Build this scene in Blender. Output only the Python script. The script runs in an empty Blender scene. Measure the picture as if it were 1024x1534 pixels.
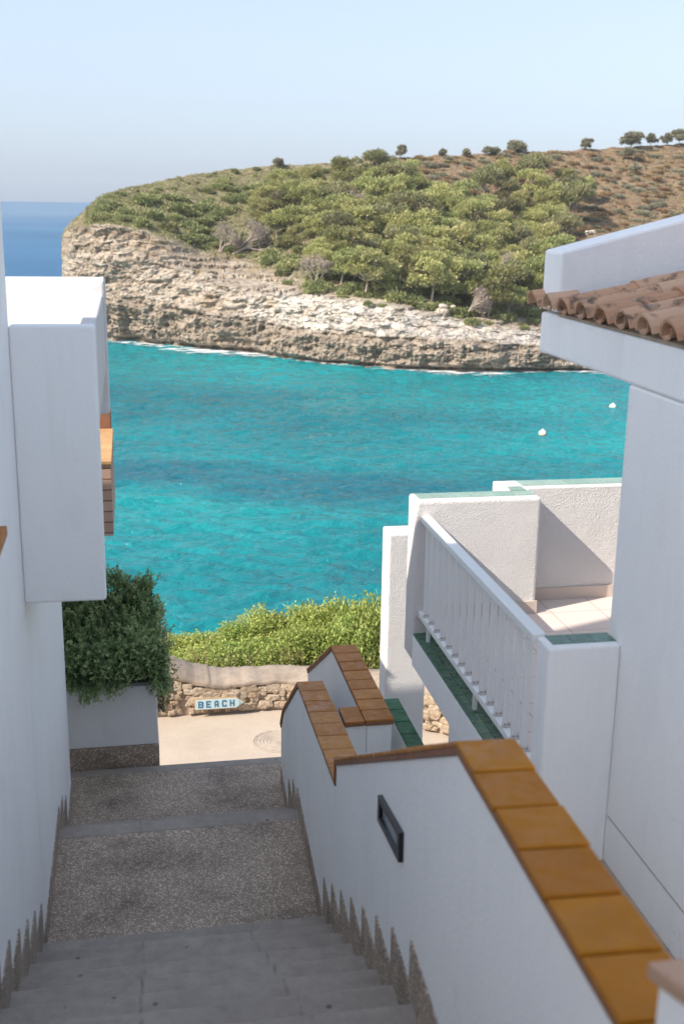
import bpy, bmesh, math, random
import numpy as np
from mathutils import Vector, Matrix

random.seed(7)
RNG = np.random.default_rng(11)
SC = bpy.context.scene
COL = SC.collection

# ------------------------------------------------------------------ camera
F_PX, CX, CY = 1700.0, 512.0, 767.0
YAW, PITCH, ROLL = math.radians(10.66), math.radians(15.1), -0.0154


def cam_axes():
    cy, sy, cp, sp = math.cos(YAW), math.sin(YAW), math.cos(PITCH), math.sin(PITCH)
    f = np.array([sy * cp, cy * cp, -sp])
    r = np.array([cy, -sy, 0.0])
    d = np.cross(f, r)
    if d[2] > 0:
        d = -d
    c, s = math.cos(ROLL), math.sin(ROLL)
    return np.array([c * r + s * d, -s * r + c * d, f])


M = cam_axes()


def ray(x, y):
    return M.T @ np.array([(x - CX) / F_PX, (y - CY) / F_PX, 1.0])


cam_data = bpy.data.cameras.new("camera")
cam = bpy.data.objects.new("camera", cam_data)
COL.objects.link(cam)
cam_data.sensor_fit = 'VERTICAL'
cam_data.sensor_height = 36.0
cam_data.lens = F_PX / 1534.0 * 36.0
cam_data.clip_start = 0.05
cam_data.clip_end = 60000
cam_data.dof.use_dof = True
cam_data.dof.focus_distance = 10.5
cam_data.dof.aperture_fstop = 3.0
R3 = Matrix([list(M[0]), list(-M[1]), list(-M[2])]).transposed()
cam.matrix_world = R3.to_4x4()
SC.camera = cam

# ------------------------------------------------------------------ light
SUN_DIR = Vector((1.0, 0.37, -0.93)).normalized()          # the way the light travels
sun_d = bpy.data.lights.new("sun", 'SUN')
sun = bpy.data.objects.new("sun", sun_d)
COL.objects.link(sun)
sun_d.energy = 2.4
sun_d.angle = math.radians(0.53)
sun_d.color = (1.0, 0.91, 0.785)
sun.rotation_euler = (-SUN_DIR).to_track_quat('Z', 'Y').to_euler()
wd = bpy.data.worlds.new("World")
SC.world = wd
wd.use_nodes = True
nt = wd.node_tree
bg = nt.nodes["Background"]
sky = nt.nodes.new("ShaderNodeTexSky")
sky.sky_type = 'NISHITA'
sky.sun_disc = False
to_sun = -SUN_DIR
sky.sun_elevation = math.asin(to_sun.z)
sky.sun_rotation = math.atan2(to_sun.x, to_sun.y)
sky.air_density = 1.0
sky.dust_density = 2.2
sky.ozone_density = 1.0
sky.altitude = 20
hs = nt.nodes.new("ShaderNodeHueSaturation")
hs.inputs["Saturation"].default_value = 0.62
nt.links.new(sky.outputs[0], hs.inputs["Color"])
veil = nt.nodes.new("ShaderNodeMix")              # thin high summer veil evening out the sky
veil.data_type = 'RGBA'
veil.inputs[0].default_value = 0.62
nt.links.new(hs.outputs[0], veil.inputs[6])
veil.inputs[7].default_value = (1.30, 1.72, 2.42, 1)
nt.links.new(veil.outputs[2], bg.inputs[0])
bg.inputs[1].default_value = 0.112
SC.view_settings.view_transform = 'Standard'
SC.view_settings.look = 'None'
SC.view_settings.gamma = 1.0
SC.view_settings.exposure = 1.56
SC.cycles.max_bounces = 10
SC.cycles.diffuse_bounces = 8
SC.cycles.use_denoising = True


# ------------------------------------------------------------------ materials
class Mat:
    def __init__(s, name, rough=0.8, spec=0.4):
        s.m = bpy.data.materials.new(name)
        s.m.use_nodes = True
        s.t = s.m.node_tree
        s.b = s.t.nodes["Principled BSDF"]
        s.b.inputs["Roughness"].default_value = rough
        s.b.inputs["Specular IOR Level"].default_value = spec
        s._co = None

    def n(s, kind, **k):
        nd = s.t.nodes.new(kind)
        for a, v in k.items():
            setattr(nd, a, v)
        return nd

    def link(s, a, b):
        s.t.links.new(a, b)

    def co(s, scale=(1, 1, 1), world=True):
        if world:
            g = s.n("ShaderNodeNewGeometry").outputs["Position"]
        else:
            g = s.n("ShaderNodeTexCoord").outputs["Object"]
        mp = s.n("ShaderNodeMapping")
        mp.inputs["Scale"].default_value = scale
        s.link(g, mp.inputs["Vector"])
        return mp.outputs[0]

    def noise(s, scale, detail=4, rough=0.55, co=None, stretch=(1, 1, 1), dist=0.0):
        nd = s.n("ShaderNodeTexNoise")
        nd.inputs["Scale"].default_value = scale
        nd.inputs["Detail"].default_value = detail
        nd.inputs["Roughness"].default_value = rough
        nd.inputs["Distortion"].default_value = dist
        s.link(co or s.co(stretch), nd.inputs["Vector"])
        return nd.outputs["Fac"]

    def vor(s, scale, feature='F1', out="Distance", co=None, stretch=(1, 1, 1)):
        nd = s.n("ShaderNodeTexVoronoi")
        nd.feature = feature
        nd.inputs["Scale"].default_value = scale
        s.link(co or s.co(stretch), nd.inputs["Vector"])
        return nd.outputs[out]

    def ramp(s, fac, stops, mode='LINEAR'):
        r = s.n("ShaderNodeValToRGB")
        r.color_ramp.interpolation = mode
        e = r.color_ramp.elements
        while len(e) > 1:
            e.remove(e[-1])
        for i, (p, c) in enumerate(stops):
            c = (c, c, c) if isinstance(c, (int, float)) else c
            q = e[0] if i == 0 else e.new(p)
            q.position = p
            q.color = (*c, 1)
        s.link(fac, r.inputs[0])
        return r.outputs[0]

    def mix(s, fac, a, b, blend='MIX'):
        x = s.n("ShaderNodeMix", data_type='RGBA', blend_type=blend)
        for sock, v in ((x.inputs[0], fac), (x.inputs[6], a), (x.inputs[7], b)):
            if isinstance(v, (int, float)):
                sock.default_value = v
            elif isinstance(v, tuple):
                sock.default_value = (*v, 1)
            else:
                s.link(v, sock)
        return x.outputs[2]

    def math(s, op, a, b=0.0, c=None):
        x = s.n("ShaderNodeMath", operation=op)
        for i, v in enumerate((a, b) if c is None else (a, b, c)):
            if isinstance(v, (int, float)):
                x.inputs[i].default_value = v
            else:
                s.link(v, x.inputs[i])
        return x.outputs[0]

    def color(s, v):
        if isinstance(v, tuple):
            s.b.inputs["Base Color"].default_value = (*v, 1)
        else:
            s.link(v, s.b.inputs["Base Color"])
        return s

    def bump(s, h, strength=0.3, dist=0.01):
        b = s.n("ShaderNodeBump")
        b.inputs["Strength"].default_value = strength
        b.inputs["Distance"].default_value = dist
        s.link(h, b.inputs["Height"])
        s.link(b.outputs[0], s.b.inputs["Normal"])
        return s

    def roughness(s, v):
        s.link(v, s.b.inputs["Roughness"])
        return s

    def island(s):
        return s.n("ShaderNodeNewGeometry").outputs["Random Per Island"]

    def objrand(s):
        return s.n("ShaderNodeObjectInfo").outputs["Random"]

    def attr(s, name):
        a = s.n("ShaderNodeAttribute", attribute_name=name)
        return a


def white_paint(name, coarse, strength, stain=0.05, dist=0.012, tint=(0.90, 0.897, 0.89)):
    m = Mat(name, 0.75, 0.3)
    big = m.noise(1.3, 5, 0.6)
    run = m.noise(3.0, 5, 0.65, stretch=(4, 4, 0.35))
    base = m.mix(m.ramp(big, [(0.3, 0.0), (0.75, 1.0)]), tint, tuple(0.955 * v for v in tint))
    base = m.mix(m.math('MULTIPLY', m.ramp(run, [(0.52, 0.0), (0.8, 1.0)]), stain * 4), base, (0.66, 0.645, 0.615))
    speck = m.noise(26, 3, 0.7)
    base = m.mix(m.ramp(speck, [(0.68, 0.0), (0.78, 0.35)]), base, (0.55, 0.53, 0.5))
    wv = m.n("ShaderNodeVectorMath", operation='ADD')
    nz = m.n("ShaderNodeTexNoise")
    nz.inputs["Scale"].default_value = 2.5
    nz.inputs["Detail"].default_value = 5
    m.link(m.co(), nz.inputs["Vector"])
    m.link(m.co((1.1, 1.1, 0.8)), wv.inputs[0])
    m.link(nz.outputs["Color"], wv.inputs[1])
    ck = m.vor(0.9, 'DISTANCE_TO_EDGE', "Distance", co=wv.outputs[0])
    gate = m.ramp(m.noise(0.9, 3, 0.6), [(0.56, 0.0), (0.70, 0.4 if dist < 0.0125 else 0.0)])
    base = m.mix(m.math('MULTIPLY', m.ramp(ck, [(0.0015, 1.0), (0.005, 0.0)]), gate), base, (0.42, 0.40, 0.38))
    patch = m.noise(2.6, 4, 0.55, stretch=(1, 1, 0.6))
    base = m.mix(m.ramp(patch, [(0.55, 0.0), (0.62, 0.35)]), base, tuple(0.9 * v for v in tint))
    m.color(base)
    fine = m.noise(coarse, 4, 0.6)
    sm = m.noise(7, 2, 0.5)
    m.bump(m.math('ADD', fine, m.math('MULTIPLY', sm, 0.8)), strength, dist)
    return m.m


PAINT = white_paint("white_paint", 60, 0.28)
STUCCO = white_paint("rough_white_stucco", 105, 1.0, 0.04, 0.014, (0.80, 0.765, 0.745))
PLAIN_WHITE = white_paint("smooth_white_paint", 90, 0.12, 0.05)


def terrazzo(name, tint, scale=85):
    m = Mat(name, 0.85, 0.3)
    c = m.vor(scale, 'F1', "Color")
    d = m.vor(scale, 'F1', "Distance")
    sep = m.n("ShaderNodeSeparateColor")
    m.link(c, sep.inputs[0])
    peb = m.ramp(sep.outputs[0], [(0, tuple(0.42 * t for t in tint)), (0.35, tuple(0.75 * t for t in tint)), (0.6, tuple(1.0 * t for t in tint)), (0.85, tuple(1.3 * t for t in tint)), (1, tuple(1.6 * t for t in tint))])
    grout = m.ramp(d, [(0.35, 0.0), (0.62, 1.0)])
    col = m.mix(grout, peb, tuple(0.58 * t for t in tint))
    dirt = m.ramp(m.noise(2.2, 5, 0.65), [(0.28, 0.5), (0.5, 0.95), (0.72, 1.12)])
    m.color(m.mix(1.0, col, dirt, 'MULTIPLY'))
    m.bump(m.math('SUBTRACT', 1.0, d), 0.5, 0.006)
    return m.m


TERRAZZO = terrazzo("washed_pebble_concrete", (0.62, 0.49, 0.385), 95)
SKIRT = terrazzo("pebble_skirting", (0.54, 0.44, 0.35), 100)


def concrete(name, c1, c2, joints=()):
    m = Mat(name, 0.8, 0.35)
    a = m.noise(2.4, 6, 0.65)
    b = m.noise(14, 5, 0.7)
    col = m.mix(m.ramp(a, [(0.3, 0.0), (0.72, 1.0)]), c1, c2)
    col = m.mix(m.ramp(b, [(0.42, 0.0), (0.75, 0.5)]), col, tuple(0.6 * x for x in c1))
    spots = m.vor(7, 'F1', "Distance")
    col = m.mix(m.ramp(spots, [(0.05, 0.75), (0.11, 0.0)]), col, tuple(0.25 * x for x in c1))
    if joints:
        sx = m.n("ShaderNodeSeparateXYZ")
        m.link(m.n("ShaderNodeNewGeometry").outputs["Position"], sx.inputs[0])
        wob = m.math('MULTIPLY', m.math('SUBTRACT', m.noise(5, 4, 0.6), 0.5), 0.05)
        for xj in joints:
            dd = m.math('ABSOLUTE', m.math('ADD', m.math('SUBTRACT', sx.outputs[0], xj), wob))
            gate = m.ramp(m.noise(9, 3, 0.6), [(0.42, 0.05), (0.62, 0.5)])
            line = m.ramp(dd, [(0.003, 1.0), (0.009, 0.0)])
            col = m.mix(m.math('MULTIPLY', line, gate), col, tuple(0.28 * x for x in c1))
    m.color(col)
    m.bump(m.noise(70, 5, 0.7), 0.35, 0.006)
    return m.m


TREAD = concrete("smooth_tread_concrete", (0.34, 0.29, 0.25), (0.45, 0.385, 0.33), (-0.04, 0.52))
ROADM = None


def road_mat():
    m = Mat("pale_road_concrete", 0.9, 0.2)
    a = m.noise(1.1, 6, 0.65)
    b = m.noise(45, 4, 0.7)
    col = m.mix(m.ramp(a, [(0.3, 0.0), (0.7, 1.0)]), (0.40, 0.33, 0.265), (0.48, 0.405, 0.33))
    col = m.mix(m.ramp(b, [(0.45, 0.0), (0.75, 0.45)]), col, (0.30, 0.25, 0.2))
    m.color(col)
    m.bump(b, 0.3, 0.01)
    return m.m


ROADM = road_mat()


def glazed(name, ca, cb, rough=0.22, spec=0.28):
    m = Mat(name, rough, spec)
    r = m.island()
    col = m.mix(r, ca, cb)
    blotch = m.noise(6, 5, 0.6)
    col = m.mix(m.ramp(blotch, [(0.38, 0.0), (0.75, 0.55)]), col, tuple(0.66 * x for x in ca))
    chip = m.noise(55, 4, 0.7)
    col = m.mix(m.ramp(chip, [(0.66, 0.0), (0.72, 0.5)]), col, tuple(0.35 * x + 0.06 for x in ca))
    m.color(col)
    m.roughness(m.ramp(m.noise(20, 4, 0.6), [(0.3, rough * 0.8), (0.7, min(1, rough * 2.2))]))
    m.bump(m.noise(12, 3, 0.5), 0.15, 0.01)
    return m.m


AMBER = glazed("amber_glazed_tile", (0.33, 0.115, 0.002), (0.47, 0.19, 0.006), 0.3, 0.2)
ORANGE = glazed("orange_brown_tile", (0.40, 0.15, 0.03), (0.55, 0.24, 0.055), 0.36)
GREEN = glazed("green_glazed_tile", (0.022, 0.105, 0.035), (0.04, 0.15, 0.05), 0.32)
GREEN_SHEEN = glazed("green_glaze_painted_sheen", (0.055, 0.135, 0.085), (0.085, 0.18, 0.115), 0.2, 0.55)  # green glaze made paler, sky sheen put partly into the base colour
GREEN_SUNLIT = glazed("green_glaze_painted_sunlit", (0.20, 0.31, 0.24), (0.27, 0.38, 0.30), 0.2, 0.6)  # sunlight and sheen on the green tops lightened into the colour
BROWN = glazed("brown_tile_edge", (0.26, 0.125, 0.075), (0.32, 0.165, 0.10), 0.6)
GROUT = Mat("pale_grout", 0.9, 0.2).color((0.42, 0.36, 0.30)).m


def floor_tile():
    m = Mat("pale_floor_tile", 0.5, 0.4)
    br = m.n("ShaderNodeTexBrick")
    br.offset = 0.0
    br.inputs["Color1"].default_value = (0.66, 0.56, 0.52, 1)
    br.inputs["Color2"].default_value = (0.70, 0.60, 0.555, 1)
    br.inputs["Mortar"].default_value = (0.42, 0.34, 0.30, 1)
    br.inputs["Scale"].default_value = 1.0
    br.inputs["Mortar Size"].default_value = 0.004
    br.inputs["Brick Width"].default_value = 0.33
    br.inputs["Row Height"].default_value = 0.33
    m.link(m.co(), br.inputs["Vector"])
    m.color(br.outputs[0])
    return m.m


FLOORT = floor_tile()
SKIRT_BEIGE = Mat("beige_skirting", 0.6, 0.4).color((0.58, 0.49, 0.43)).m
METAL_WHITE = Mat("white_painted_metal", 0.4, 0.5).color((0.80, 0.80, 0.79)).m
BRACKETP = Mat("scuffed_grey_plate", 0.6, 0.4).color((0.55, 0.52, 0.51)).m
BRACKET = Mat("rusty_bracket", 0.6, 0.5).color((0.34, 0.25, 0.22)).m


def roof_tile():
    m = Mat("weathered_roof_tile", 0.9, 0.2)
    r = m.island()
    col = m.ramp(r, [(0, (0.47, 0.26, 0.16)), (0.4, (0.53, 0.315, 0.2)), (0.75, (0.58, 0.375, 0.255)), (1, (0.48, 0.33, 0.23))])
    lich = m.noise(11, 6, 0.7)
    col = m.mix(m.ramp(lich, [(0.53, 0.0), (0.66, 0.9)]), col, (0.06, 0.052, 0.045))
    pale = m.noise(17, 5, 0.7)
    col = m.mix(m.ramp(pale, [(0.56, 0.0), (0.72, 0.7)]), col, (0.42, 0.32, 0.24))
    m.color(col)
    m.bump(m.noise(50, 5, 0.7), 0.4, 0.006)
    return m.m


ROOFT = roof_tile()


def stone_mat():
    m = Mat("rubble_stone", 0.95, 0.15)
    r = m.island()
    col = m.ramp(r, [(0, (0.40, 0.31, 0.22)), (0.3, (0.48, 0.38, 0.28)), (0.6, (0.56, 0.46, 0.35)), (0.85, (0.44, 0.32, 0.23)), (1, (0.60, 0.51, 0.40))])
    n = m.noise(22, 6, 0.7)
    col = m.mix(m.ramp(n, [(0.4, 0.0), (0.72, 0.8)]), col, (0.20, 0.135, 0.085))
    m.color(col)
    m.bump(n, 0.9, 0.03)
    return m.m


STONE = stone_mat()
MORTAR = concrete("rough_mortar", (0.30, 0.225, 0.165), (0.41, 0.32, 0.24))
CAPM = concrete("weathered_mortar_cap", (0.26, 0.205, 0.16), (0.42, 0.335, 0.265))


def leaf_mat(name, stops, trans=0.25, rough=0.55, by='island', spec=0.3):
    m = Mat(name, rough, spec)
    r = m.math('ADD', m.math('MULTIPLY', m.island(), 0.35), m.math('MULTIPLY', m.attr("tone").outputs["Fac"], 0.65))
    col = m.ramp(r, stops)
    o = m.objrand()
    hs = m.n("ShaderNodeHueSaturation")
    m.link(m.ramp(o, [(0, 0.485), (1, 0.515)]), hs.inputs["Hue"])
    m.link(m.ramp(o, [(0, 0.62), (0.4, 1.1), (0.7, 0.85), (1, 1.0)]), hs.inputs["Value"])
    m.link(col, hs.inputs["Color"])
    m.color(hs.outputs[0])
    if trans:
        tr = m.n("ShaderNodeBsdfTranslucent")
        m.link(hs.outputs[0], tr.inputs[0])
        mx = m.n("ShaderNodeMixShader")
        mx.inputs[0].default_value = trans
        m.link(m.b.outputs[0], mx.inputs[1])
        m.link(tr.outputs[0], mx.inputs[2])
        m.link(mx.outputs[0], m.t.nodes["Material Output"].inputs[0])
    return m.m


PINE = leaf_mat("pine_needles", [(0, (0.226, 0.261, 0.097)), (0.4, (0.366, 0.380, 0.140)), (0.75, (0.504, 0.481, 0.204)), (1, (0.575, 0.490, 0.300))], 0.3)
PINE_GREY = leaf_mat("greyish_pine_needles", [(0, (0.168, 0.191, 0.080)), (0.4, (0.252, 0.265, 0.113)), (0.75, (0.350, 0.323, 0.173)), (1, (0.434, 0.367, 0.239))], 0.3)
SCRUBG = leaf_mat("green_scrub_leaves", [(0, (0.177, 0.218, 0.085)), (0.5, (0.301, 0.322, 0.133)), (1, (0.460, 0.419, 0.209))])
SCRUBB = leaf_mat("dry_heath_leaves", [(0, (0.241, 0.184, 0.092)), (0.5, (0.345, 0.230, 0.127)), (1, (0.437, 0.333, 0.184))])
SCRUBX = leaf_mat("dry_grey_twigs", [(0, (0.28, 0.22, 0.18)), (0.5, (0.38, 0.31, 0.26)), (1, (0.46, 0.38, 0.32))], 0.2)
OLIVE = leaf_mat("grey_green_leaves", [(0, (0.183, 0.184, 0.119)), (0.5, (0.283, 0.271, 0.183)), (1, (0.382, 0.349, 0.254))])
HEDGE = leaf_mat("bright_hedge_leaves", [(0, (0.141, 0.231, 0.056)), (0.35, (0.296, 0.373, 0.095)), (0.75, (0.507, 0.532, 0.160)), (1, (0.648, 0.547, 0.261))], 0.35, 0.45)
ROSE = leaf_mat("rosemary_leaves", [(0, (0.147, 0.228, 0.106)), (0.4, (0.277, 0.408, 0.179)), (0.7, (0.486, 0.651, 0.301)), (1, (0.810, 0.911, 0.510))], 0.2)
DRYG = leaf_mat("dry_grass", [(0, (0.30, 0.24, 0.12)), (1, (0.42, 0.34, 0.18))], 0.3)
YELLOWF = Mat("yellow_flower", 0.6).color((0.75, 0.42, 0.03)).m
BARK = Mat("grey_bark", 0.95, 0.1).color((0.40, 0.335, 0.285)).m
DARKBARK = Mat("dark_bark", 0.95, 0.1).color((0.11, 0.085, 0.065)).m


def headland_mat():
    m = Mat("headland_rock_and_soil", 0.95, 0.1)
    z = m.attr("zone").outputs["Fac"]        # 0 rock face, 1 vegetated soil
    hh = m.attr("heath").outputs["Fac"]      # 0 green, 1 dry heath
    low = m.attr("low").outputs["Fac"]       # 1 at the waterline
    n1 = m.noise(0.35, 7, 0.65)
    n2 = m.noise(1.6, 6, 0.7)
    strata = m.noise(1.0, 5, 0.65, stretch=(0.06, 0.06, 1.3))
    runs = m.noise(1.0, 5, 0.65, stretch=(0.9, 0.9, 0.12))
    rock = m.ramp(n1, [(0.25, (0.45, 0.355, 0.26)), (0.5, (0.60, 0.50, 0.39)), (0.72, (0.69, 0.615, 0.52))])
    rock = m.mix(m.ramp(strata, [(0.40, 0.0), (0.62, 0.75)]), rock, (0.30, 0.215, 0.15))
    rock = m.mix(m.ramp(n2, [(0.52, 0.0), (0.70, 0.65)]), rock, (0.29, 0.23, 0.175))
    white = m.attr("white").outputs["Fac"]
    rock = m.mix(m.math('MULTIPLY', white, m.ramp(n1, [(0.3, 0.3), (0.6, 1.0)])), rock, (0.78, 0.72, 0.64))
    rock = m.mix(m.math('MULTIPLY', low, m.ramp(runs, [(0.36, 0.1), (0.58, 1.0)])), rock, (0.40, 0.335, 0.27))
    wv = m.n("ShaderNodeVectorMath", operation='ADD')
    nz = m.n("ShaderNodeTexNoise")
    nz.inputs["Scale"].default_value = 0.7
    m.link(m.co(), nz.inputs["Vector"])
    m.link(m.co((0.20, 0.20, 0.75)), wv.inputs[0])
    m.link(nz.outputs["Color"], wv.inputs[1])
    crk = m.vor(1.4, 'DISTANCE_TO_EDGE', "Distance", co=wv.outputs[0])
    crack = m.ramp(crk, [(0.012, 1.0), (0.05, 0.0)])
    rock = m.mix(m.math('MULTIPLY', crack, 0.42), rock, (0.15, 0.11, 0.085))
    ochre = m.noise(0.22, 4, 0.6)
    rock = m.mix(m.ramp(ochre, [(0.60, 0.0), (0.72, 0.6)]), rock, (0.50, 0.34, 0.16))
    soil = m.ramp(n2, [(0.3, (0.22, 0.18, 0.10)), (0.5, (0.33, 0.265, 0.17)), (0.68, (0.40, 0.31, 0.22))])
    green = m.mix(m.ramp(m.noise(0.9, 5, 0.7), [(0.42, 0.0), (0.58, 1.0)]), soil, (0.19, 0.19, 0.085))
    heath = m.ramp(m.noise(0.55, 7, 0.72), [(0.3, (0.16, 0.15, 0.075)), (0.42, (0.24, 0.165, 0.095)), (0.52, (0.31, 0.21, 0.135)), (0.6, (0.33, 0.26, 0.155)), (0.75, (0.44, 0.36, 0.24))])
    veg = m.mix(hh, green, heath)
    m.color(m.mix(z, rock, veg))
    n3 = m.noise(5.0, 5, 0.7)
    m.bump(m.math('SUBTRACT', m.math('ADD', m.math('ADD', n2, m.math('MULTIPLY', n3, 0.5)), m.math('MULTIPLY', strata, 0.6)), m.math('MULTIPLY', crack, 0.8)), 1.0, 0.6)
    return m.m


HEAD = headland_mat()


def sea_mat():
    m = Mat("sea_water", 0.12, 0.5)
    pos = m.n("ShaderNodeNewGeometry").outputs["Position"]
    sep = m.n("ShaderNodeSeparateXYZ")
    m.link(pos, sep.inputs[0])
    X, Y = sep.outputs[0], sep.outputs[1]
    big = m.noise(0.028, 4, 0.55, stretch=(0.8, 1.3, 1))
    turq = m.ramp(big, [(0.3, (0.0, 0.115, 0.14)), (0.5, (0.0, 0.185, 0.205)), (0.7, (0.002, 0.255, 0.26))])
    # seagrass meadow seen through the water, a long band
    cx = m.math('DIVIDE', m.math('SUBTRACT', X, 14.0), 30.0)
    yy = m.math('ADD', m.math('SUBTRACT', Y, 107.0), m.math('MULTIPLY', X, 0.40))
    cy = m.math('DIVIDE', yy, 9.5)
    rr = m.math('ADD', m.math('MULTIPLY', cx, cx), m.math('MULTIPLY', cy, cy))
    wob = m.math('MULTIPLY', m.math('SUBTRACT', m.noise(0.09, 5, 0.65, stretch=(0.7, 1.5, 1)), 0.5), 2.6)
    band = m.ramp(m.math('ADD', rr, wob), [(0.1, 1.0), (1.9, 0.0)])
    col = m.mix(m.math('MULTIPLY', band, 0.8), turq, (0.004, 0.095, 0.135))
    # darker band below the cliff
    shore = m.math('ADD', m.math('SUBTRACT', Y, 214.0), m.math('MULTIPLY', X, 0.86))
    sh = m.ramp(m.math('ADD', m.math('DIVIDE', shore, 40.0), m.math('MULTIPLY', m.noise(0.06, 4, 0.6), 0.5)), [(0.0, 0.0), (0.25, 1.0)])
    col = m.mix(m.math('MULTIPLY', sh, 0.4), col, (0.01, 0.13, 0.17))
    # open sea beyond the point
    deep = m.ramp(m.math('DIVIDE', m.math('SUBTRACT', Y, 205.0), 160.0), [(0.0, 0.0), (0.6, 1.0)])
    dcol = m.ramp(m.noise(0.006, 5, 0.6), [(0.3, (0.02, 0.105, 0.22)), (0.7, (0.038, 0.145, 0.275))])
    col = m.mix(deep, col, dcol)
    m.color(col)
    df = m.n("ShaderNodeBsdfDiffuse")            # wind-roughened open sea: mostly the colour of the water
    m.link(dcol, df.inputs[0])
    gl = m.n("ShaderNodeBsdfGlossy")
    gl.inputs["Roughness"].default_value = 0.35
    mxa = m.n("ShaderNodeMixShader")
    mxa.inputs[0].default_value = 0.13
    m.link(df.outputs[0], mxa.inputs[1])
    m.link(gl.outputs[0], mxa.inputs[2])
    mxb = m.n("ShaderNodeMixShader")
    m.link(deep, mxb.inputs[0])
    m.link(m.b.outputs[0], mxb.inputs[1])
    m.link(mxa.outputs[0], mxb.inputs[2])
    m.link(mxb.outputs[0], m.t.nodes["Material Output"].inputs[0])
    far_nodes = (df, gl)
    w1 = m.noise(0.33, 5, 0.62, stretch=(0.6, 1.2, 1), dist=0.4)
    w2 = m.noise(1.4, 4, 0.6, stretch=(0.6, 1.2, 1), dist=0.3)
    h = m.math('ADD', m.math('MULTIPLY', w1, 0.9), m.math('MULTIPLY', w2, 0.30))
    m.bump(h, 1.0, 1.0)
    for q in far_nodes:
        m.link(m.b.inputs["Normal"].links[0].from_socket, q.inputs["Normal"])
    return m.m


SEA = sea_mat()


def foam_mat():
    m = Mat("white_foam", 0.8, 0.2)
    m.color((0.78, 0.80, 0.80))
    n = m.noise(0.55, 6, 0.7, stretch=(0.6, 1.4, 1))
    e = m.attr("edge").outputs["Fac"]
    a = m.ramp(m.math('SUBTRACT', n, m.math('MULTIPLY', e, 0.34)), [(0.34, 0.0), (0.50, 0.9)])
    m.link(a, m.b.inputs["Alpha"])
    return m.m


FOAM = foam_mat()
SIGN_W = Mat("pale_sign_tile", 0.3, 0.5).color((0.50, 0.63, 0.66)).m
SIGN_B = Mat("blue_letter_glaze", 0.3, 0.5).color((0.02, 0.14, 0.27)).m
SIGN_E = Mat("ochre_sign_edge", 0.5, 0.4).color((0.42, 0.28, 0.14)).m
BLACK = Mat("black_metal", 0.35, 0.5).color((0.015, 0.018, 0.022)).m
GLASS = Mat("dull_lamp_glass", 0.15, 0.5).color((0.33, 0.37, 0.41)).m
BUOYW = Mat("white_buoy_plastic", 0.5, 0.4).color((0.82, 0.80, 0.77)).m
BUOYO = Mat("orange_band", 0.5, 0.4).color((0.60, 0.22, 0.05)).m
IRON = concrete("dusty_cast_iron", (0.38, 0.315, 0.255), (0.46, 0.385, 0.315))
PINKSTONE = concrete("pinkish_plaster", (0.42, 0.31, 0.27), (0.50, 0.38, 0.33))


def brick_mat():
    m = Mat("terracotta_brick", 0.8, 0.3)
    br = m.n("ShaderNodeTexBrick")
    br.inputs["Color1"].default_value = (0.44, 0.29, 0.22, 1)
    br.inputs["Color2"].default_value = (0.52, 0.36, 0.28, 1)
    br.inputs["Mortar"].default_value = (0.20, 0.12, 0.08, 1)
    br.inputs["Scale"].default_value = 1.0
    br.inputs["Mortar Size"].default_value = 0.006
    br.inputs["Brick Width"].default_value = 0.3
    br.inputs["Row Height"].default_value = 0.085
    co = m.n("ShaderNodeNewGeometry").outputs["Position"]
    mp = m.n("ShaderNodeMapping")
    mp.inputs["Rotation"].default_value = (math.radians(90), 0, 0)
    m.link(co, mp.inputs["Vector"])
    m.link(mp.outputs[0], br.inputs["Vector"])
    m.color(br.outputs[0])
    return m.m


BRICK = brick_mat()


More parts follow.
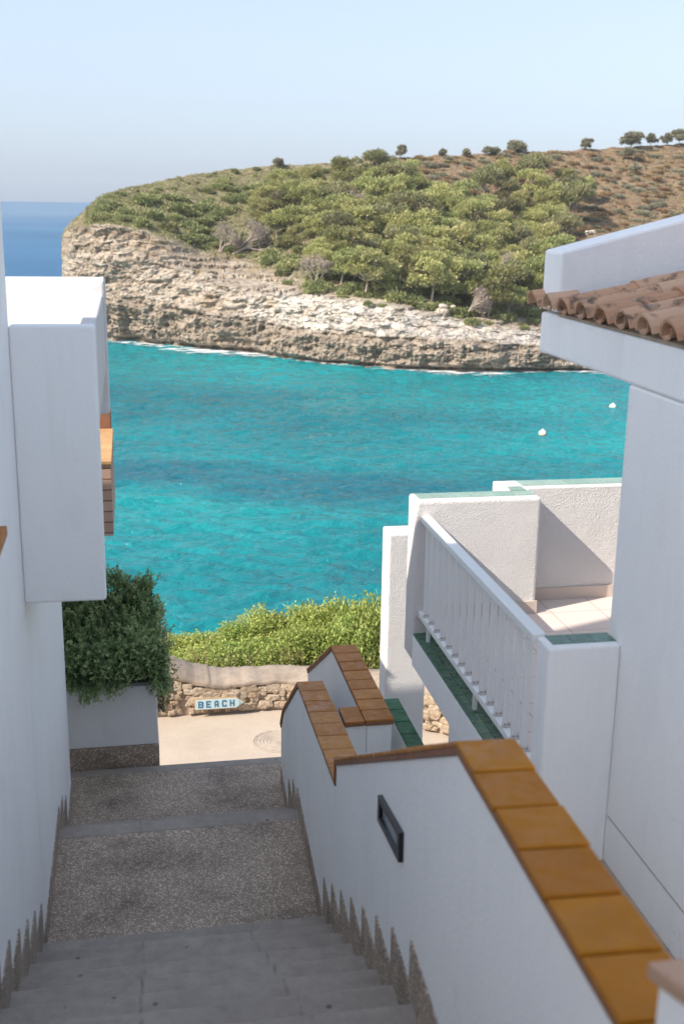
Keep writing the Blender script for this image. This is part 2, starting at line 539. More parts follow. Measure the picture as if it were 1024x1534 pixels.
# ------------------------------------------------------------------ mesh helpers
class MB:
    def __init__(s):
        s.v, s.f = [], []

    def add(s, verts, faces):
        o = len(s.v)
        s.v += [tuple(map(float, p)) for p in verts]
        s.f += [tuple(i + o for i in f) for f in faces]
        return s

    def box(s, x0, x1, y0, y1, z0, z1):
        v = [(x0, y0, z0), (x1, y0, z0), (x1, y1, z0), (x0, y1, z0), (x0, y0, z1), (x1, y0, z1), (x1, y1, z1), (x0, y1, z1)]
        return s.add(v, [(0, 3, 2, 1), (4, 5, 6, 7), (0, 1, 5, 4), (1, 2, 6, 5), (2, 3, 7, 6), (3, 0, 4, 7)])

    def extr(s, poly, vec):
        """closed prism: poly (3D points, planar) swept by vec"""
        n = len(poly)
        a = [Vector(p) for p in poly]
        b = [p + Vector(vec) for p in a]
        return s.add([*a, *b], [tuple(range(n))[::-1], tuple(range(n, 2 * n))] + [(i, (i + 1) % n, n + (i + 1) % n, n + i) for i in range(n)])

    def tube(s, p, q, r0, r1=None, n=8, cap=True):
        p, q = Vector(p), Vector(q)
        r1 = r0 if r1 is None else r1
        d = (q - p).normalized()
        u = d.orthogonal().normalized()
        w = d.cross(u)
        vs = []
        for c, r in ((p, r0), (q, r1)):
            for i in range(n):
                a = 2 * math.pi * i / n
                vs.append(c + (u * math.cos(a) + w * math.sin(a)) * r)
        fs = [(i, (i + 1) % n, n + (i + 1) % n, n + i) for i in range(n)]
        if cap:
            fs += [tuple(range(n))[::-1], tuple(range(n, 2 * n))]
        return s.add(vs, fs)

    def lathe(s, prof, c=(0, 0, 0), n=28):
        vs = []
        for r, z in prof:
            for i in range(n):
                a = 2 * math.pi * i / n
                vs.append((c[0] + r * math.cos(a), c[1] + r * math.sin(a), c[2] + z))
        fs = []
        for k in range(len(prof) - 1):
            for i in range(n):
                j = (i + 1) % n
                fs.append((k * n + i, k * n + j, (k + 1) * n + j, (k + 1) * n + i))
        fs.append(tuple(range(n))[::-1])
        fs.append(tuple((len(prof) - 1) * n + i for i in range(n)))
        return s.add(vs, fs)

    def build(s, name, mat, parent=None, bevel=0.0, smooth=False, seg=2, normals=True):
        me = bpy.data.meshes.new(name)
        me.from_pydata(s.v, [], s.f)
        if normals:
            bm = bmesh.new()
            bm.from_mesh(me)
            bmesh.ops.recalc_face_normals(bm, faces=bm.faces)
            bm.to_mesh(me)
            bm.free()
        me.materials.append(mat)
        o = bpy.data.objects.new(name, me)
        COL.objects.link(o)
        if parent is not None:
            o.parent = parent
        if smooth:
            me.polygons.foreach_set("use_smooth", [True] * len(me.polygons))
        if bevel:
            b = o.modifiers.new("bevel", 'BEVEL')
            b.width = bevel
            b.segments = seg
            b.limit_method = 'ANGLE'
            b.angle_limit = math.radians(35)
        return o


def quads_mesh(name, Q, mat, parent=None, loc=None, tone=None):
    """Q: (n,4,3) array of separate quads"""
    Q = np.asarray(Q, dtype=np.float32)
    n = len(Q)
    me = bpy.data.meshes.new(name)
    me.vertices.add(n * 4)
    me.vertices.foreach_set("co", Q.reshape(-1))
    me.loops.add(n * 4)
    me.loops.foreach_set("vertex_index", np.arange(n * 4, dtype=np.int32))
    me.polygons.add(n)
    me.polygons.foreach_set("loop_start", np.arange(0, n * 4, 4, dtype=np.int32))
    me.polygons.foreach_set("loop_total", np.full(n, 4, dtype=np.int32))
    me.materials.append(mat)
    if tone is None:
        tone = RNG.uniform(0, 1, n)
    at = me.attributes.new("tone", 'FLOAT', 'FACE')
    at.data.foreach_set("value", np.asarray(tone, dtype=np.float32))
    me.update(calc_edges=True)
    o = bpy.data.objects.new(name, me)
    COL.objects.link(o)
    if parent is not None:
        o.parent = parent
    if loc is not None:
        o.location = loc
    return o


def tag(o, label, cat, group=None):
    o["label"] = label
    o["category"] = cat
    if group:
        o["group"] = group
    return o


def struct(o):
    o["kind"] = "structure"
    return o


def thing(name, label, cat, loc=(0, 0, 0), group=None, rz=0.0):
    e = bpy.data.objects.new(name, None)
    e.empty_display_size = 0.2
    COL.objects.link(e)
    e.location = loc
    e.rotation_euler = (0, 0, rz)
    return tag(e, label, cat, group)


def copy_tree(o, parent=None):
    c = o.copy()
    COL.objects.link(c)
    if parent is not None:
        c.parent = parent
    for ch in list(o.children):
        copy_tree(ch, c)
    return c


# numpy value noise -----------------------------------------------------------
def _hash(ix, iy, iz, seed):
    h = (ix * 374761393 + iy * 668265263 + iz * 2147483647 + seed * 1442695041) & 0xFFFFFFFF
    h = ((h ^ (h >> 13)) * 1274126177) & 0xFFFFFFFF
    h = h ^ (h >> 16)
    return (h & 0xFFFFFF) / float(0xFFFFFF)


def vnoise(p, seed=0):
    p = np.asarray(p, dtype=np.float64)
    i = np.floor(p).astype(np.int64)
    f = p - i
    f = f * f * (3 - 2 * f)
    r = 0
    for dx in (0, 1):
        for dy in (0, 1):
            for dz in (0, 1):
                w = (f[..., 0] if dx else 1 - f[..., 0]) * (f[..., 1] if dy else 1 - f[..., 1]) * (f[..., 2] if dz else 1 - f[..., 2])
                r = r + w * _hash(i[..., 0] + dx, i[..., 1] + dy, i[..., 2] + dz, seed)
    return r * 2 - 1


def fbm(p, octaves=4, gain=0.5, seed=0):
    p = np.asarray(p, dtype=np.float64)
    a, s, t = 1.0, 0.0, 0.0
    for k in range(octaves):
        s = s + a * vnoise(p * (2.03 ** k) + 17.3 * k, seed + k)
        t += a
        a *= gain
    return s / t


# ================================================================== THE ALLEY
def rwx(y):
    return 0.99 + 0.045 * (y - 5.77)


def slab(mb, y0, y1, z0, z1, x0=-0.7, over=0.06):
    a, b = rwx(y0) + over, rwx(y1) + over
    v = [(x0, y0, z0), (a, y0, z0), (b, y1, z0), (x0, y1, z0), (x0, y0, z1), (a, y0, z1), (b, y1, z1), (x0, y1, z1)]
    return mb.add(v, [(0, 3, 2, 1), (4, 5, 6, 7), (0, 1, 5, 4), (1, 2, 6, 5), (2, 3, 7, 6), (3, 0, 4, 7)])


R_, T_ = 0.18, 0.333
ZL1, ZL2, ZL3 = -4.59, -4.05, -2.61
stairs = thing("staircase", "shaded stepped alley of pebbled landings and smooth grey treads leading down to the road", "staircase", (0, 5.0, ZL2))
S0 = Vector((0, 5.0, ZL2))


def into(o, root):
    o.parent = root
    o.matrix_parent_inverse = Matrix.Translation(-Vector(root.location))
    return o


def landing(y0, y1, z, nose=0.14):
    m = MB()
    slab(m, y0, y1 - nose, z - 0.6, z)
    o = into(m.build("landing", TERRAZZO), stairs)
    n = MB()
    slab(n, y1 - nose, y1, z - 0.6, z + 0.003)
    into(n.build("nosing", TREAD, bevel=0.012), o)
    return o


def step(y0, y1, z, x0=-0.7):
    m = MB()
    slab(m, y0, y1, z - 0.5, z, x0)
    return into(m.build("step", TREAD, bevel=0.012), stairs)


landing(5.51, 7.0, ZL2)
step(7.0, 7.333, ZL2 - R_)
step(7.333, 7.667, ZL2 - 2 * R_)
landing(7.667, 8.83, ZL1, 0.11)
for k in range(1, 8):
    step(5.515 - T_ * k, 5.515 - T_ * (k - 1), ZL2 + R_ * k)
landing(1.95, 5.515 - T_ * 7, ZL3, 0.13)
for k in range(1, 8):
    step(1.95 - T_ * k, 1.95 - T_ * (k - 1), ZL3 + R_ * k)
for k in range(1, 16):
    step(8.83 + T_ * (k - 1), 8.83 + T_ * k, ZL1 - 0.182 * k, 0.135)

# right-hand stepped parapet of the stair --------------------------------------
par = thing("stair_parapet", "white stair parapet with stepped amber tile coping running along the right side of the steps", "parapet wall", (rwx(5), 5.0, ZL2))
SV = Vector((1, -0.045, 0)).normalized()
DV = Vector((0.045, 1, 0)).normalized()


def rp(y, z, off=0.0):
    p = Vector((rwx(y), y, z))
    return p + SV * off


TOP = [(0.9, -1.305), (1.52, -1.337), (2.11, -1.375), (2.74, -1.419), (5.16, -2.712), (5.165, -2.835), (5.70, -2.945), (7.065, -3.123), (8.19, -3.834), (8.44, -4.09)]
EDGE_T, TILE_T = 0.022, 0.016
body = [rp(y, z - EDGE_T - TILE_T + (0.0)) for y, z in TOP] + [rp(8.46, -8.5), rp(0.9, -8.5)]
body[5] = rp(5.165, -2.835 - EDGE_T - TILE_T)
m = MB()
m.extr(body, SV * 0.145)
into(m.build("wall", PAINT, bevel=0.008), par)


def tile_run(y0, z0, y1, z1, n, w, mat, edge=BROWN, left=0.012, right=0.012, x=None, name="coping"):
    """row of coping tiles lying on the straight line (y0,z0)-(y1,z1); x None follows the stair parapet"""
    f = (lambda y, z: rp(y, z)) if x is None else (lambda y, z: Vector((x, y, z)))
    s = SV if x is None else Vector((1, 0, 0))
    a, b = f(y0, z0), f(y1, z1)
    d = (b - a)
    L = d.length
    d = d / L
    up = s.cross(d).normalized()
    tiles, bed = MB(), MB()

    def hexa(mb, t0, t1, s0, s1, h0, h1):
        P = lambda t, q, h: a + d * t + s * q + up * h
        v = [P(t0, s0, h0), P(t0, s1, h0), P(t1, s1, h0), P(t1, s0, h0), P(t0, s0, h1), P(t0, s1, h1), P(t1, s1, h1), P(t1, s0, h1)]
        mb.add(v, [(0, 3, 2, 1), (4, 5, 6, 7), (0, 1, 5, 4), (1, 2, 6, 5), (2, 3, 7, 6), (3, 0, 4, 7)])

    hexa(bed, 0, L, -left + 0.003, w + right - 0.003, -EDGE_T - TILE_T + 0.001, -TILE_T + 0.002)
    for i in range(n):
        j = random.uniform(-0.0025, 0.0025)
        q = random.uniform(-0.003, 0.003)
        hexa(tiles, L * i / n + 0.005, L * (i + 1) / n - 0.005, -left + q, w + right + q, -TILE_T + j * 0.4, j * 0.6)
    c = tiles.build(name, mat, bevel=0.005)
    e = bed.build("coping_edge", edge, bevel=0.003)
    return c, e


for args in ((0.92, -1.306, 2.75, -1.419, 9, 0.145, AMBER), (2.755, -1.424, 5.15, -2.708, 9, 0.145, ORANGE),
             (5.17, -2.837, 7.07, -3.124, 8, 0.155, ORANGE), (7.085, -3.13, 8.18, -3.829, 4, 0.155, ORANGE), (8.19, -3.836, 8.44, -4.09, 1, 0.155, ORANGE)):
    for o in tile_run(*args):
        into(o, par)
# vertical tile on the step of the coping
m = MB()
m.extr([rp(5.162, -2.72, -0.010), rp(5.185, -2.72, -0.010), rp(5.185, -2.85, -0.010), rp(5.162, -2.85, -0.010)], SV * 0.165)
into(m.build("coping_edge", BROWN, bevel=0.003), par)

# pebbled stepped skirting on both sides of the stair
SK = 0.20


def skirt_profile():
    p = []
    # from the camera downwards: tread tops + SK, risers shifted 6 cm
    lv = [(1.95 - T_ * 5, ZL3 + 5 * R_)]
    for k in range(5, 0, -1):
        lv.append((1.95 - T_ * (k - 1), ZL3 + R_ * (k - 1)))
    for k in range(7, -1, -1):
        lv.append((5.515 - T_ * k + (0), ZL2 + R_ * k))
    out = []
    seq = [(1.95 - T_ * (k - 1), ZL3 + R_ * k) for k in range(5, 0, -1)]          # (far edge y, tread z)
    seq += [(5.515 - T_ * 7, ZL3)]
    seq += [(5.515 - T_ * (k - 1), ZL2 + R_ * k) for k in range(7, 0, -1)]
    seq += [(7.0, ZL2), (7.333, ZL2 - R_), (7.667, ZL2 - 2 * R_), (8.42, ZL1)]
    return seq


def skirting(xf, thick, parent, yend=8.42, flip=1):
    seq = skirt_profile()
    top, bot = [], []
    y = 0.35
    for i, (ye, z) in enumerate(seq):
        h = SK if z not in (ZL2, ZL1) else 0.13
        e = ye + 0.06 if i < len(seq) - 1 else yend
        y2 = min(e, yend)
        top += [(y, z + h), (y2, z + h)]
        bot += [(y, z - 0.03 - 0.3), (y2, z - 0.3)]
        y = y2
        if y >= yend:
            break
    m = MB()
    for i in range(0, len(top), 2):
        (ya, za), (yb, _) = top[i], top[i + 1]
        zb = za - 0.75
        v = [xf(ya, za, 0), xf(yb, za, 0), xf(yb, zb, 0), xf(ya, zb, 0), xf(ya, za, thick), xf(yb, za, thick), xf(yb, zb, thick), xf(ya, zb, thick)]
        m.add(v, [(0, 1, 2, 3), (7, 6, 5, 4), (0, 4, 5, 1), (1, 5, 6, 2), (2, 6, 7, 3), (3, 7, 4, 0)])
    return into(m.build("skirting", SKIRT), parent)


skirting(lambda y, z, t: rp(y, z, -t + 0.002), 0.010, par, 8.40)

# recessed step light -------------------------------------------------------------
sl = thing("step_light", "black framed rectangular lamp set in the white stair parapet", "wall lamp", rp(3.65, -2.21))


def inplane(y, z, off):
    return rp(y, z, off)


LA, LB = (3.87, -2.205, -2.316), (3.435, -2.112, -2.231)    # y, ztop, zbottom at both ends


def lamp_ring(mb, ins_y, ins_z, off0, off1, hole=None):
    def pt(u, v, off):
        y = LA[0] + (LB[0] - LA[0]) * u
        zt = LA[1] + (LB[1] - LA[1]) * u
        zb = LA[2] + (LB[2] - LA[2]) * u
        return inplane(y, zt + (zb - zt) * v, off)
    o = [(0, 0), (1, 0), (1, 1), (0, 1)]
    i = [(ins_y, ins_z), (1 - ins_y, ins_z), (1 - ins_y, 1 - ins_z), (ins_y, 1 - ins_z)]
    if hole:
        vs = [pt(u, v, off1) for u, v in o] + [pt(u, v, off1) for u, v in i] + [pt(u, v, off0) for u, v in o] + [pt(u, v, off0) for u, v in i]
        fs = []
        for k in range(4):
            l = (k + 1) % 4
            fs += [(k, l, 4 + l, 4 + k), (8 + k, 12 + k, 12 + l, 8 + l), (k, 8 + k, 8 + l, l), (4 + k, 4 + l, 12 + l, 12 + k)]
        mb.add(vs, fs)
    else:
        vs = [pt(u, v, off1) for u, v in i] + [pt(u, v, off0) for u, v in i]
        mb.add(vs, [(0, 1, 2, 3), (7, 6, 5, 4)] + [(k, 4 + k, 4 + (k + 1) % 4, (k + 1) % 4) for k in range(4)])


m = MB()
lamp_ring(m, 0.09, 0.22, 0.005, -0.018, True)
into(m.build("frame", BLACK, bevel=0.002), sl)
m = MB()
lamp_ring(m, 0.085, 0.21, 0.004, -0.004)
into(m.build("lens", GLASS), sl)

# pillar with a tile cap at the near end of the parapet
pil = thing("end_pillar", "white pillar with a brown tile cap at the near end of the amber coping", "pillar", (0.9, 1.2, -2))
cap = [(0.772, 1.437, -1.15), (1.06, 1.44, -1.15), (1.06, 0.9, -1.15), (1.0, 0.9, -1.15)]
m = MB()
m.extr(cap, (0, 0, -0.032))
into(m.build("tile_cap", Mat("pale_brown_cap", 0.6, 0.3).color((0.46, 0.29, 0.20)).m, bevel=0.006), pil)
m = MB()
m.extr([(0.789, 1.424, -1.1825), (1.045, 1.427, -1.1825), (1.045, 0.92, -1.1825), (1.004, 0.92, -1.1825)], (0, 0, -2.2))
into(m.build("shaft", PAINT, bevel=0.006), pil)

# inner garden parapet --------------------------------------------------------------
gp = thing("garden_parapet", "white U-shaped parapet with narrow orange brown coping beyond the stair parapet", "parapet wall", (1.43, 6.3, -4))
m = MB()
FX0, FX1 = 1.355, 1.512
t = EDGE_T + TILE_T
m.extr([(FX0, 6.262, -3.05 - t), (FX0, 7.49, -3.045 - t), (FX0, 8.62, -3.70 - t), (FX0, 8.62, -8.5), (FX0, 6.262, -8.5)], (FX1 - FX0, 0, 0))
into(m.build("wall", PAINT, bevel=0.006), gp)
m = MB()
m.box(1.20, FX0 - 0.002, 6.27, 6.455, -8.5, -3.05 - t)
into(m.build("return_wall", PAINT), gp)
for o in tile_run(6.25, -3.05, 7.495, -3.045, 8, FX1 - FX0, ORANGE, x=FX0):
    into(o, gp)
for o in tile_run(7.50, -3.048, 8.62, -3.70, 4, FX1 - FX0, ORANGE, x=FX0):
    into(o, gp)
tl, bd = MB(), MB()
tl.box(1.215, FX0 - 0.016, 6.25, 6.47, -3.066, -3.051)
bd.box(1.215, FX0 - 0.014, 6.253, 6.467, -3.087, -3.065)
into(tl.build("coping", ORANGE, bevel=0.004), gp)
into(bd.build("coping_edge", BROWN, bevel=0.003), gp)

# low wall with a green tile top
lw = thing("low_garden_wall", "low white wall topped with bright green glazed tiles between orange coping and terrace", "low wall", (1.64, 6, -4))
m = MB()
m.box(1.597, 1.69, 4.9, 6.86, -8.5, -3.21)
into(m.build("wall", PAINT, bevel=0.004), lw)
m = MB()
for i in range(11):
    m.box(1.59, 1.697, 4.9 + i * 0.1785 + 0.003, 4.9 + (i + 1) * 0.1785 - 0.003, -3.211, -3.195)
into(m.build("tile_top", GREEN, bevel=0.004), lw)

# ================================================================== RIGHT HOUSE
rh = thing("villa", "white villa with a terracotta tiled eave and sloped gable parapet on the right", "house", (2.1, 2, -3))
m = MB()
m.box(2.1, 7, -3, 4.55, -8, -0.722)
into(m.build("wall", PAINT, bevel=0.012), rh)
m = MB()
m.box(2.0988, 2.1005, -1, 4.40, -2.712, -2.706)
into(m.build("wall_joint", Mat("dark_joint_line", 0.9, 0.1).color((0.30, 0.29, 0.29)).m), rh)
m = MB()
m.box(2.096, 7, -3, 5.66, -0.72, -0.512)
into(m.build("eave_beam", PAINT, bevel=0.014), rh)
m = MB()
m.extr([(2.1, 5.43, -0.5), (2.1, 5.43, -0.203), (7, 5.43, 1.05), (7, 5.43, -0.5)], (0, 0.24, 0))
into(m.build("gable_parapet", PAINT, bevel=0.014), rh)
m = MB()
m.extr([(2.09, -3, -0.511), (2.09, -3, -0.50), (7, -3, 0.55), (7, -3, -0.511)], (0, 8.42, 0))
into(m.build("roof_bed", MORTAR), rh)
PITCH_T = 0.2212
roof = MB()
SL = math.atan(0.222)
cs, sn = math.cos(SL), math.sin(SL)


def barrel(mb, y, x0, L, r0, r1, z0, up=True, n=8, th=0.013):
    """half-cone tile along the slope; up: cover (arched), else channel"""
    vs = []
    for t, r in ((0, r0), (L, r1)):
        for rr in (r, r - th):
            for i in range(n + 1):
                a = math.pi * i / n
                dy = -rr * math.cos(a)
                h = rr * math.sin(a) * 0.92
                if not up:
                    h = -h
                x = x0 + t * cs - h * sn
                z = z0 + t * sn + h * cs
                vs.append((x, y + dy, z))
    k = n + 1
    fs = []
    for i in range(n):
        fs += [(i, i + 1, 2 * k + i + 1, 2 * k + i), (k + i, 3 * k + i, 3 * k + i + 1, k + i + 1),
               (i, k + i, k + i + 1, i + 1), (2 * k + i, 2 * k + i + 1, 3 * k + i + 1, 3 * k + i)]
    for i in (0, n):
        fs.append((i, 2 * k + i, 3 * k + i, k + i))
    mb.add(vs, fs)


ny = 20
for j in range(ny):
    y = 5.665 - PITCH_T * j
    for c in range(9):
        x0 = 2.055 + c * 0.36 + random.uniform(-0.012, 0.012)
        z0 = -0.507 + c * 0.36 * 0.222 + 0.026
        dy = random.uniform(-0.006, 0.006)
        if y > 5.43 and c > 0:
            continue
        barrel(roof, y + dy, x0, 0.44 if y < 5.43 else 0.16, 0.083, 0.068, z0 + random.uniform(0, 0.004))
        if j < ny - 1:
            barrel(roof, y - PITCH_T / 2 + dy, x0 - 0.02 if c else x0 + 0.03, 0.44 if y < 5.43 else 0.1, 0.066, 0.072, z0 + 0.040, False)
into(roof.build("roof_tiles", ROOFT, smooth=False, normals=False), rh)

# terrace ---------------------------------------------------------------------------
te = thing("terrace", "sunlit white terrace with textured parapets topped by green tiles beside the villa", "terrace", (2.5, 5.6, -2.538))
ZF = -2.538
m = MB()
m.box(1.845, 7, 4.56, 6.848, ZF - 0.25, ZF)
into(m.build("floor", FLOORT), te)
m = MB()
m.box(1.715, 2.53, 6.61, 6.83, -2.83, -1.764)
into(m.build("parapet", STUCCO, bevel=0.02, seg=3), te)
m = MB()
m.box(2.35, 7, 6.85, 7.07, -2.83, -1.761)
m.box(2.352, 2.53, 6.831, 6.849, -2.8, -1.768)
into(m.build("parapet", STUCCO, bevel=0.02, seg=3), te)
m = MB()
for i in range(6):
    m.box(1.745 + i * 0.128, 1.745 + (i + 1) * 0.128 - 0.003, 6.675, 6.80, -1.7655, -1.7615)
into(m.build("parapet_tiles", GREEN_SUNLIT), te)
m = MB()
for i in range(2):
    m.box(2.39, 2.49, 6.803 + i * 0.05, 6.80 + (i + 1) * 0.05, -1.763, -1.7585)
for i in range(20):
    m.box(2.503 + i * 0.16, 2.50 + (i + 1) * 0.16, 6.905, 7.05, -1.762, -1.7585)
into(m.build("parapet_tiles", GREEN_SUNLIT), te)
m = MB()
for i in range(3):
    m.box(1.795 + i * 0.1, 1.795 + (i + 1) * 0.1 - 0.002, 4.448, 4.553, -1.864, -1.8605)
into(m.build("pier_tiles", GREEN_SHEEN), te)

m = MB()
m.box(1.762, 2.0995, 4.404, 4.558, -4.5, -1.863)
into(m.build("pier", PAINT, bevel=0.014, seg=3), te)
m = MB()
m.box(1.715, 1.844, 4.56, 6.609, -2.85, -2.646)
into(m.build("edge_beam", PAINT, bevel=0.006), te)
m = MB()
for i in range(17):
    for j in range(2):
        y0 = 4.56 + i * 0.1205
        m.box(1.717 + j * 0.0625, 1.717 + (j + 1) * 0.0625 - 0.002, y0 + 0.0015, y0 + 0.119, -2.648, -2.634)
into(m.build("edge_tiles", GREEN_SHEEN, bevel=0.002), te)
m = MB()
m.box(1.74, 2.0, 4.56, 5.80, -8, -2.851)
into(m.build("support_wall", PAINT), te)
m = MB()
m.box(2.531, 6.9, 6.836, 6.8495, ZF, ZF + 0.085)
m.box(1.86, 2.535, 6.597, 6.6095, ZF, ZF + 0.085)
into(m.build("skirting", SKIRT_BEIGE), te)

# railing
ra = thing("terrace_railing", "white flat bar railing along the open side of the terrace", "railing", (1.775, 5.6, -2.6))
m = MB()
m.box(1.742, 1.806, 4.559, 6.609, -1.895, -1.855)
into(m.build("top_rail", METAL_WHITE, bevel=0.005), ra)
m = MB()
m.box(1.746, 1.802, 4.559, 6.609, -2.522, -2.484)
into(m.build("bottom_rail", METAL_WHITE, bevel=0.004), ra)
yb = [6.512 - 0.1308 * k for k in range(15)]
for y in yb:
    m = MB()
    m.box(1.757, 1.789, y - 0.010, y + 0.010, -2.4835, -1.8955)
    b = into(m.build("baluster", METAL_WHITE, bevel=0.002), ra)
    k = MB()
    k.box(1.748, 1.798, y - 0.036, y - 0.0105, -2.4835, -2.474)
    k.build("bracket", BRACKETP, parent=b)
    s = MB()
    for xx in (1.762, 1.784):
        s.lathe([(0.0065, 0), (0.005, 0.006)], (xx, y - 0.024, -2.4738), 8)
    s.build("screw", BRACKET, parent=b)
for y in (6.45, 5.45):
    m = MB()
    m.box(1.765, 1.785, y - 0.012, y + 0.012, -2.634, -2.5225)
    into(m.build("foot", METAL_WHITE), ra)

# white wall end beyond the terrace
we = thing("wall_end", "tall white rough stucco wall end standing beyond the terrace corner", "wall", (2.4, 9.7, -5))
m = MB()
m.box(2.222, 2.60, 9.5, 9.78, -9, -2.83)
into(m.build("wall", STUCCO, bevel=0.02, seg=3), we)

# ================================================================== LEFT HOUSE
lh = thing("townhouse", "tall white townhouse with an overhanging balcony box on the left of the steps", "house", (-2, 3, -4))
m = MB()
m.box(-6, -0.575, -4, 5.75, -9, 0.32)
into(m.build("wall", PAINT, bevel=0.02), lh)
m = MB()
m.box(-3.4, -2.6, 1.2, 4.10, 0.32, 5.2)  # blocks added out of view to throw shade on eave, terrace and balcony
m.box(-6, -0.60, -4, 3.2, 0.321, 0.62)
m.box(-6.5, -1.5, 4.11, 5.70, 0.321, 0.60)
into(m.build("unseen_shade_blocks", PAINT, bevel=0.02), lh)
m = MB()
m.box(-6, -0.575, 5.751, 8.4, -9, -2.001)
into(m.build("lower_wall", PAINT, bevel=0.012), lh)
m = MB()
m.box(-0.5745, -0.163, 5.70, 5.785, -2.0, -0.579)
bal = into(m.build("balcony_front", PAINT, bevel=0.016, seg=3), lh)
m = MB()
m.box(-0.243, -0.1632, 5.787, 7.699, -1.08, -0.5795)
into(m.build("balcony_side", STUCCO, bevel=0.012), lh)
m = MB()
m.box(-4, -0.149, 7.70, 7.98, -1.38, -0.487)
into(m.build("balcony_back", STUCCO, bevel=0.02, seg=3), lh)
m = MB()
m.box(-5, -0.25, 5.787, 7.698, -2.0, -1.02)  # floor filled up high, out of view, to stop sun crossing the balcony
into(m.build("balcony_floor_sunblock", PAINT), lh)
m = MB()
m.box(-0.60, -0.525, 4.35, 4.70, -1.345, -1.30)
into(m.build("window_sill", ORANGE, bevel=0.006), lh)
skirting(lambda y, z, t: Vector((-0.577 + t, y, z)), 0.010, lh, 8.38)

nb = thing("unseen_planter_shade", "unseen white block added to keep the sun off the planter", "house", (-3, 10, -7))
m = MB()
m.box(-7, -1.2, 8.42, 10.5, -9, -1.45)  # hidden mass added so that planter and rosemary stay in shade
into(m.build("wall", PAINT, bevel=0.02), nb)

bb = thing("brick_balcony", "terracotta brick balcony with a sunlit tiled top showing past the white balcony box", "balcony", (-1, 9.2, -2.4))
m = MB()
m.box(-3, -0.172, 8.6, 9.9, -2.49, -1.925)
into(m.build("wall", BRICK, bevel=0.004), bb)
m = MB()
for i in range(6):
    m.box(-3.01, -0.166, 8.58 + i * 0.22 + 0.004, 8.58 + (i + 1) * 0.22 - 0.004, -1.925, -1.895)
into(m.build("tiled_top", glazed("pale_ochre_tile", (0.48, 0.27, 0.12), (0.55, 0.34, 0.16), 0.5), bevel=0.005), bb)
m = MB()
m.box(-3, -0.185, 9.905, 10.1, -2.4, -1.75)
into(m.build("back_curb", BROWN, bevel=0.006), bb)

# ================================================================== PLANTER
pl = thing("planter", "white masonry planter on a pebbled plinth at the foot of the steps", "planter", (-0.22, 9.4, ZL1))
m = MB()
m.box(-0.70, 0.131, 8.862, 10.1, ZL1 - 3.0, -4.412)
into(m.build("plinth", TERRAZZO), pl)
m = MB()
m.box(-0.70, 0.125, 8.872, 10.1, -4.411, -3.875)
into(m.build("box", PAINT, bevel=0.010), pl)

# ================================================================== ROAD AND GROUND
ZR = -7.5
m = MB()
n = 40
m.add([(-30, 12.0, ZR), (30, 12.0, ZR), (30, 16.4, ZR), (-30, 16.4, ZR)], [(0, 1, 2, 3)])
struct(m.build("road", ROADM))
mc = thing("manhole_cover", "round dusty manhole cover let into the pale road", "manhole cover", (1.88, 14.9, ZR))
m = MB()
m.lathe([(0.345, 0.0), (0.345, 0.010), (0.312, 0.012), (0.306, 0.004), (0.0, 0.004)], (0, 0, 0), 48)
m.build("rim", IRON, parent=mc)
m = MB()
prof = [(0.300, 0.003), (0.300, 0.011)]
for r in (0.265, 0.215, 0.165, 0.115, 0.065):
    prof += [(r + 0.012, 0.011), (r + 0.009, 0.006), (r - 0.009, 0.006), (r - 0.012, 0.011)]
prof += [(0.004, 0.011)]
m.lathe(prof, (0, 0, 0), 48)
m.build("lid", IRON, parent=mc)

# rough stone wall along the far side of the road ------------------------------------
PATH = [(-3.0, 16.5, -6.40, -6.20), (-0.6, 16.1, -6.58, -6.40), (0.25, 15.95, -6.80, -6.62), (0.55, 15.95, -6.93, -6.76), (1.05, 15.95, -7.06, -6.93), (2.1, 15.95, -7.07, -6.97), (3.0, 15.65, -7.04, -6.92), (4.2, 14.85, -6.92, -6.78), (5.4, 13.9, -6.8, -6.63), (7.5, 12.2, -6.7, -6.53)]


def path_at(s):
    k = min(int(s), len(PATH) - 2)
    f = s - k
    a, b = np.array(PATH[k]), np.array(PATH[k + 1])
    p = a + (b - a) * f
    d = (b - a)[:2]
    d = d / np.linalg.norm(d)
    return p, d, np.array([-d[1], d[0]])       # normal points away from the road


sw = thing("stone_wall", "low rubble stone wall with a rounded mortar cap along the far side of the road", "stone wall", (1, 16.2, ZR))
NS = (len(PATH) - 1) * 22
rows = [(0.0, 'f', 0.0), (0.0, 'f', 0.5), (0.0, 'f', 1.0)]
grid = []
for i in range(NS + 1):
    p, d, nn = path_at(i / 22)
    jag = fbm(np.array([[p[0] * 5, p[1] * 5, 3.0]]), 4)[0] * 0.075
    line = []
    zf, zc = p[2] + jag, p[3] + jag * 0.6
    prof = [(0.02, ZR - 0.1), (0.02, zf), (-0.03, zf + 0.005), (-0.035, zf + 0.05)]
    for q in range(1, 7):
        a = q / 6 * math.pi / 2
        prof.append((-0.035 + 0.28 * (1 - math.cos(a)), zf + 0.05 + (zc - zf - 0.05) * math.sin(a)))
    prof += [(0.38, zc + 0.005), (0.52, zc - 0.01), (0.60, zc - 0.12), (0.62, ZR - 0.4)]
    for o_, z in prof:
        w = fbm(np.array([[p[0] * 3, p[1] * 3, z * 6 + o_ * 5]]), 4)[0] * 0.022
        line.append((p[0] + nn[0] * (o_ + w), p[1] + nn[1] * (o_ + w), z + w * 0.8))
    grid.append(line)
capm, wallm = MB(), MB()
K = len(grid[0])
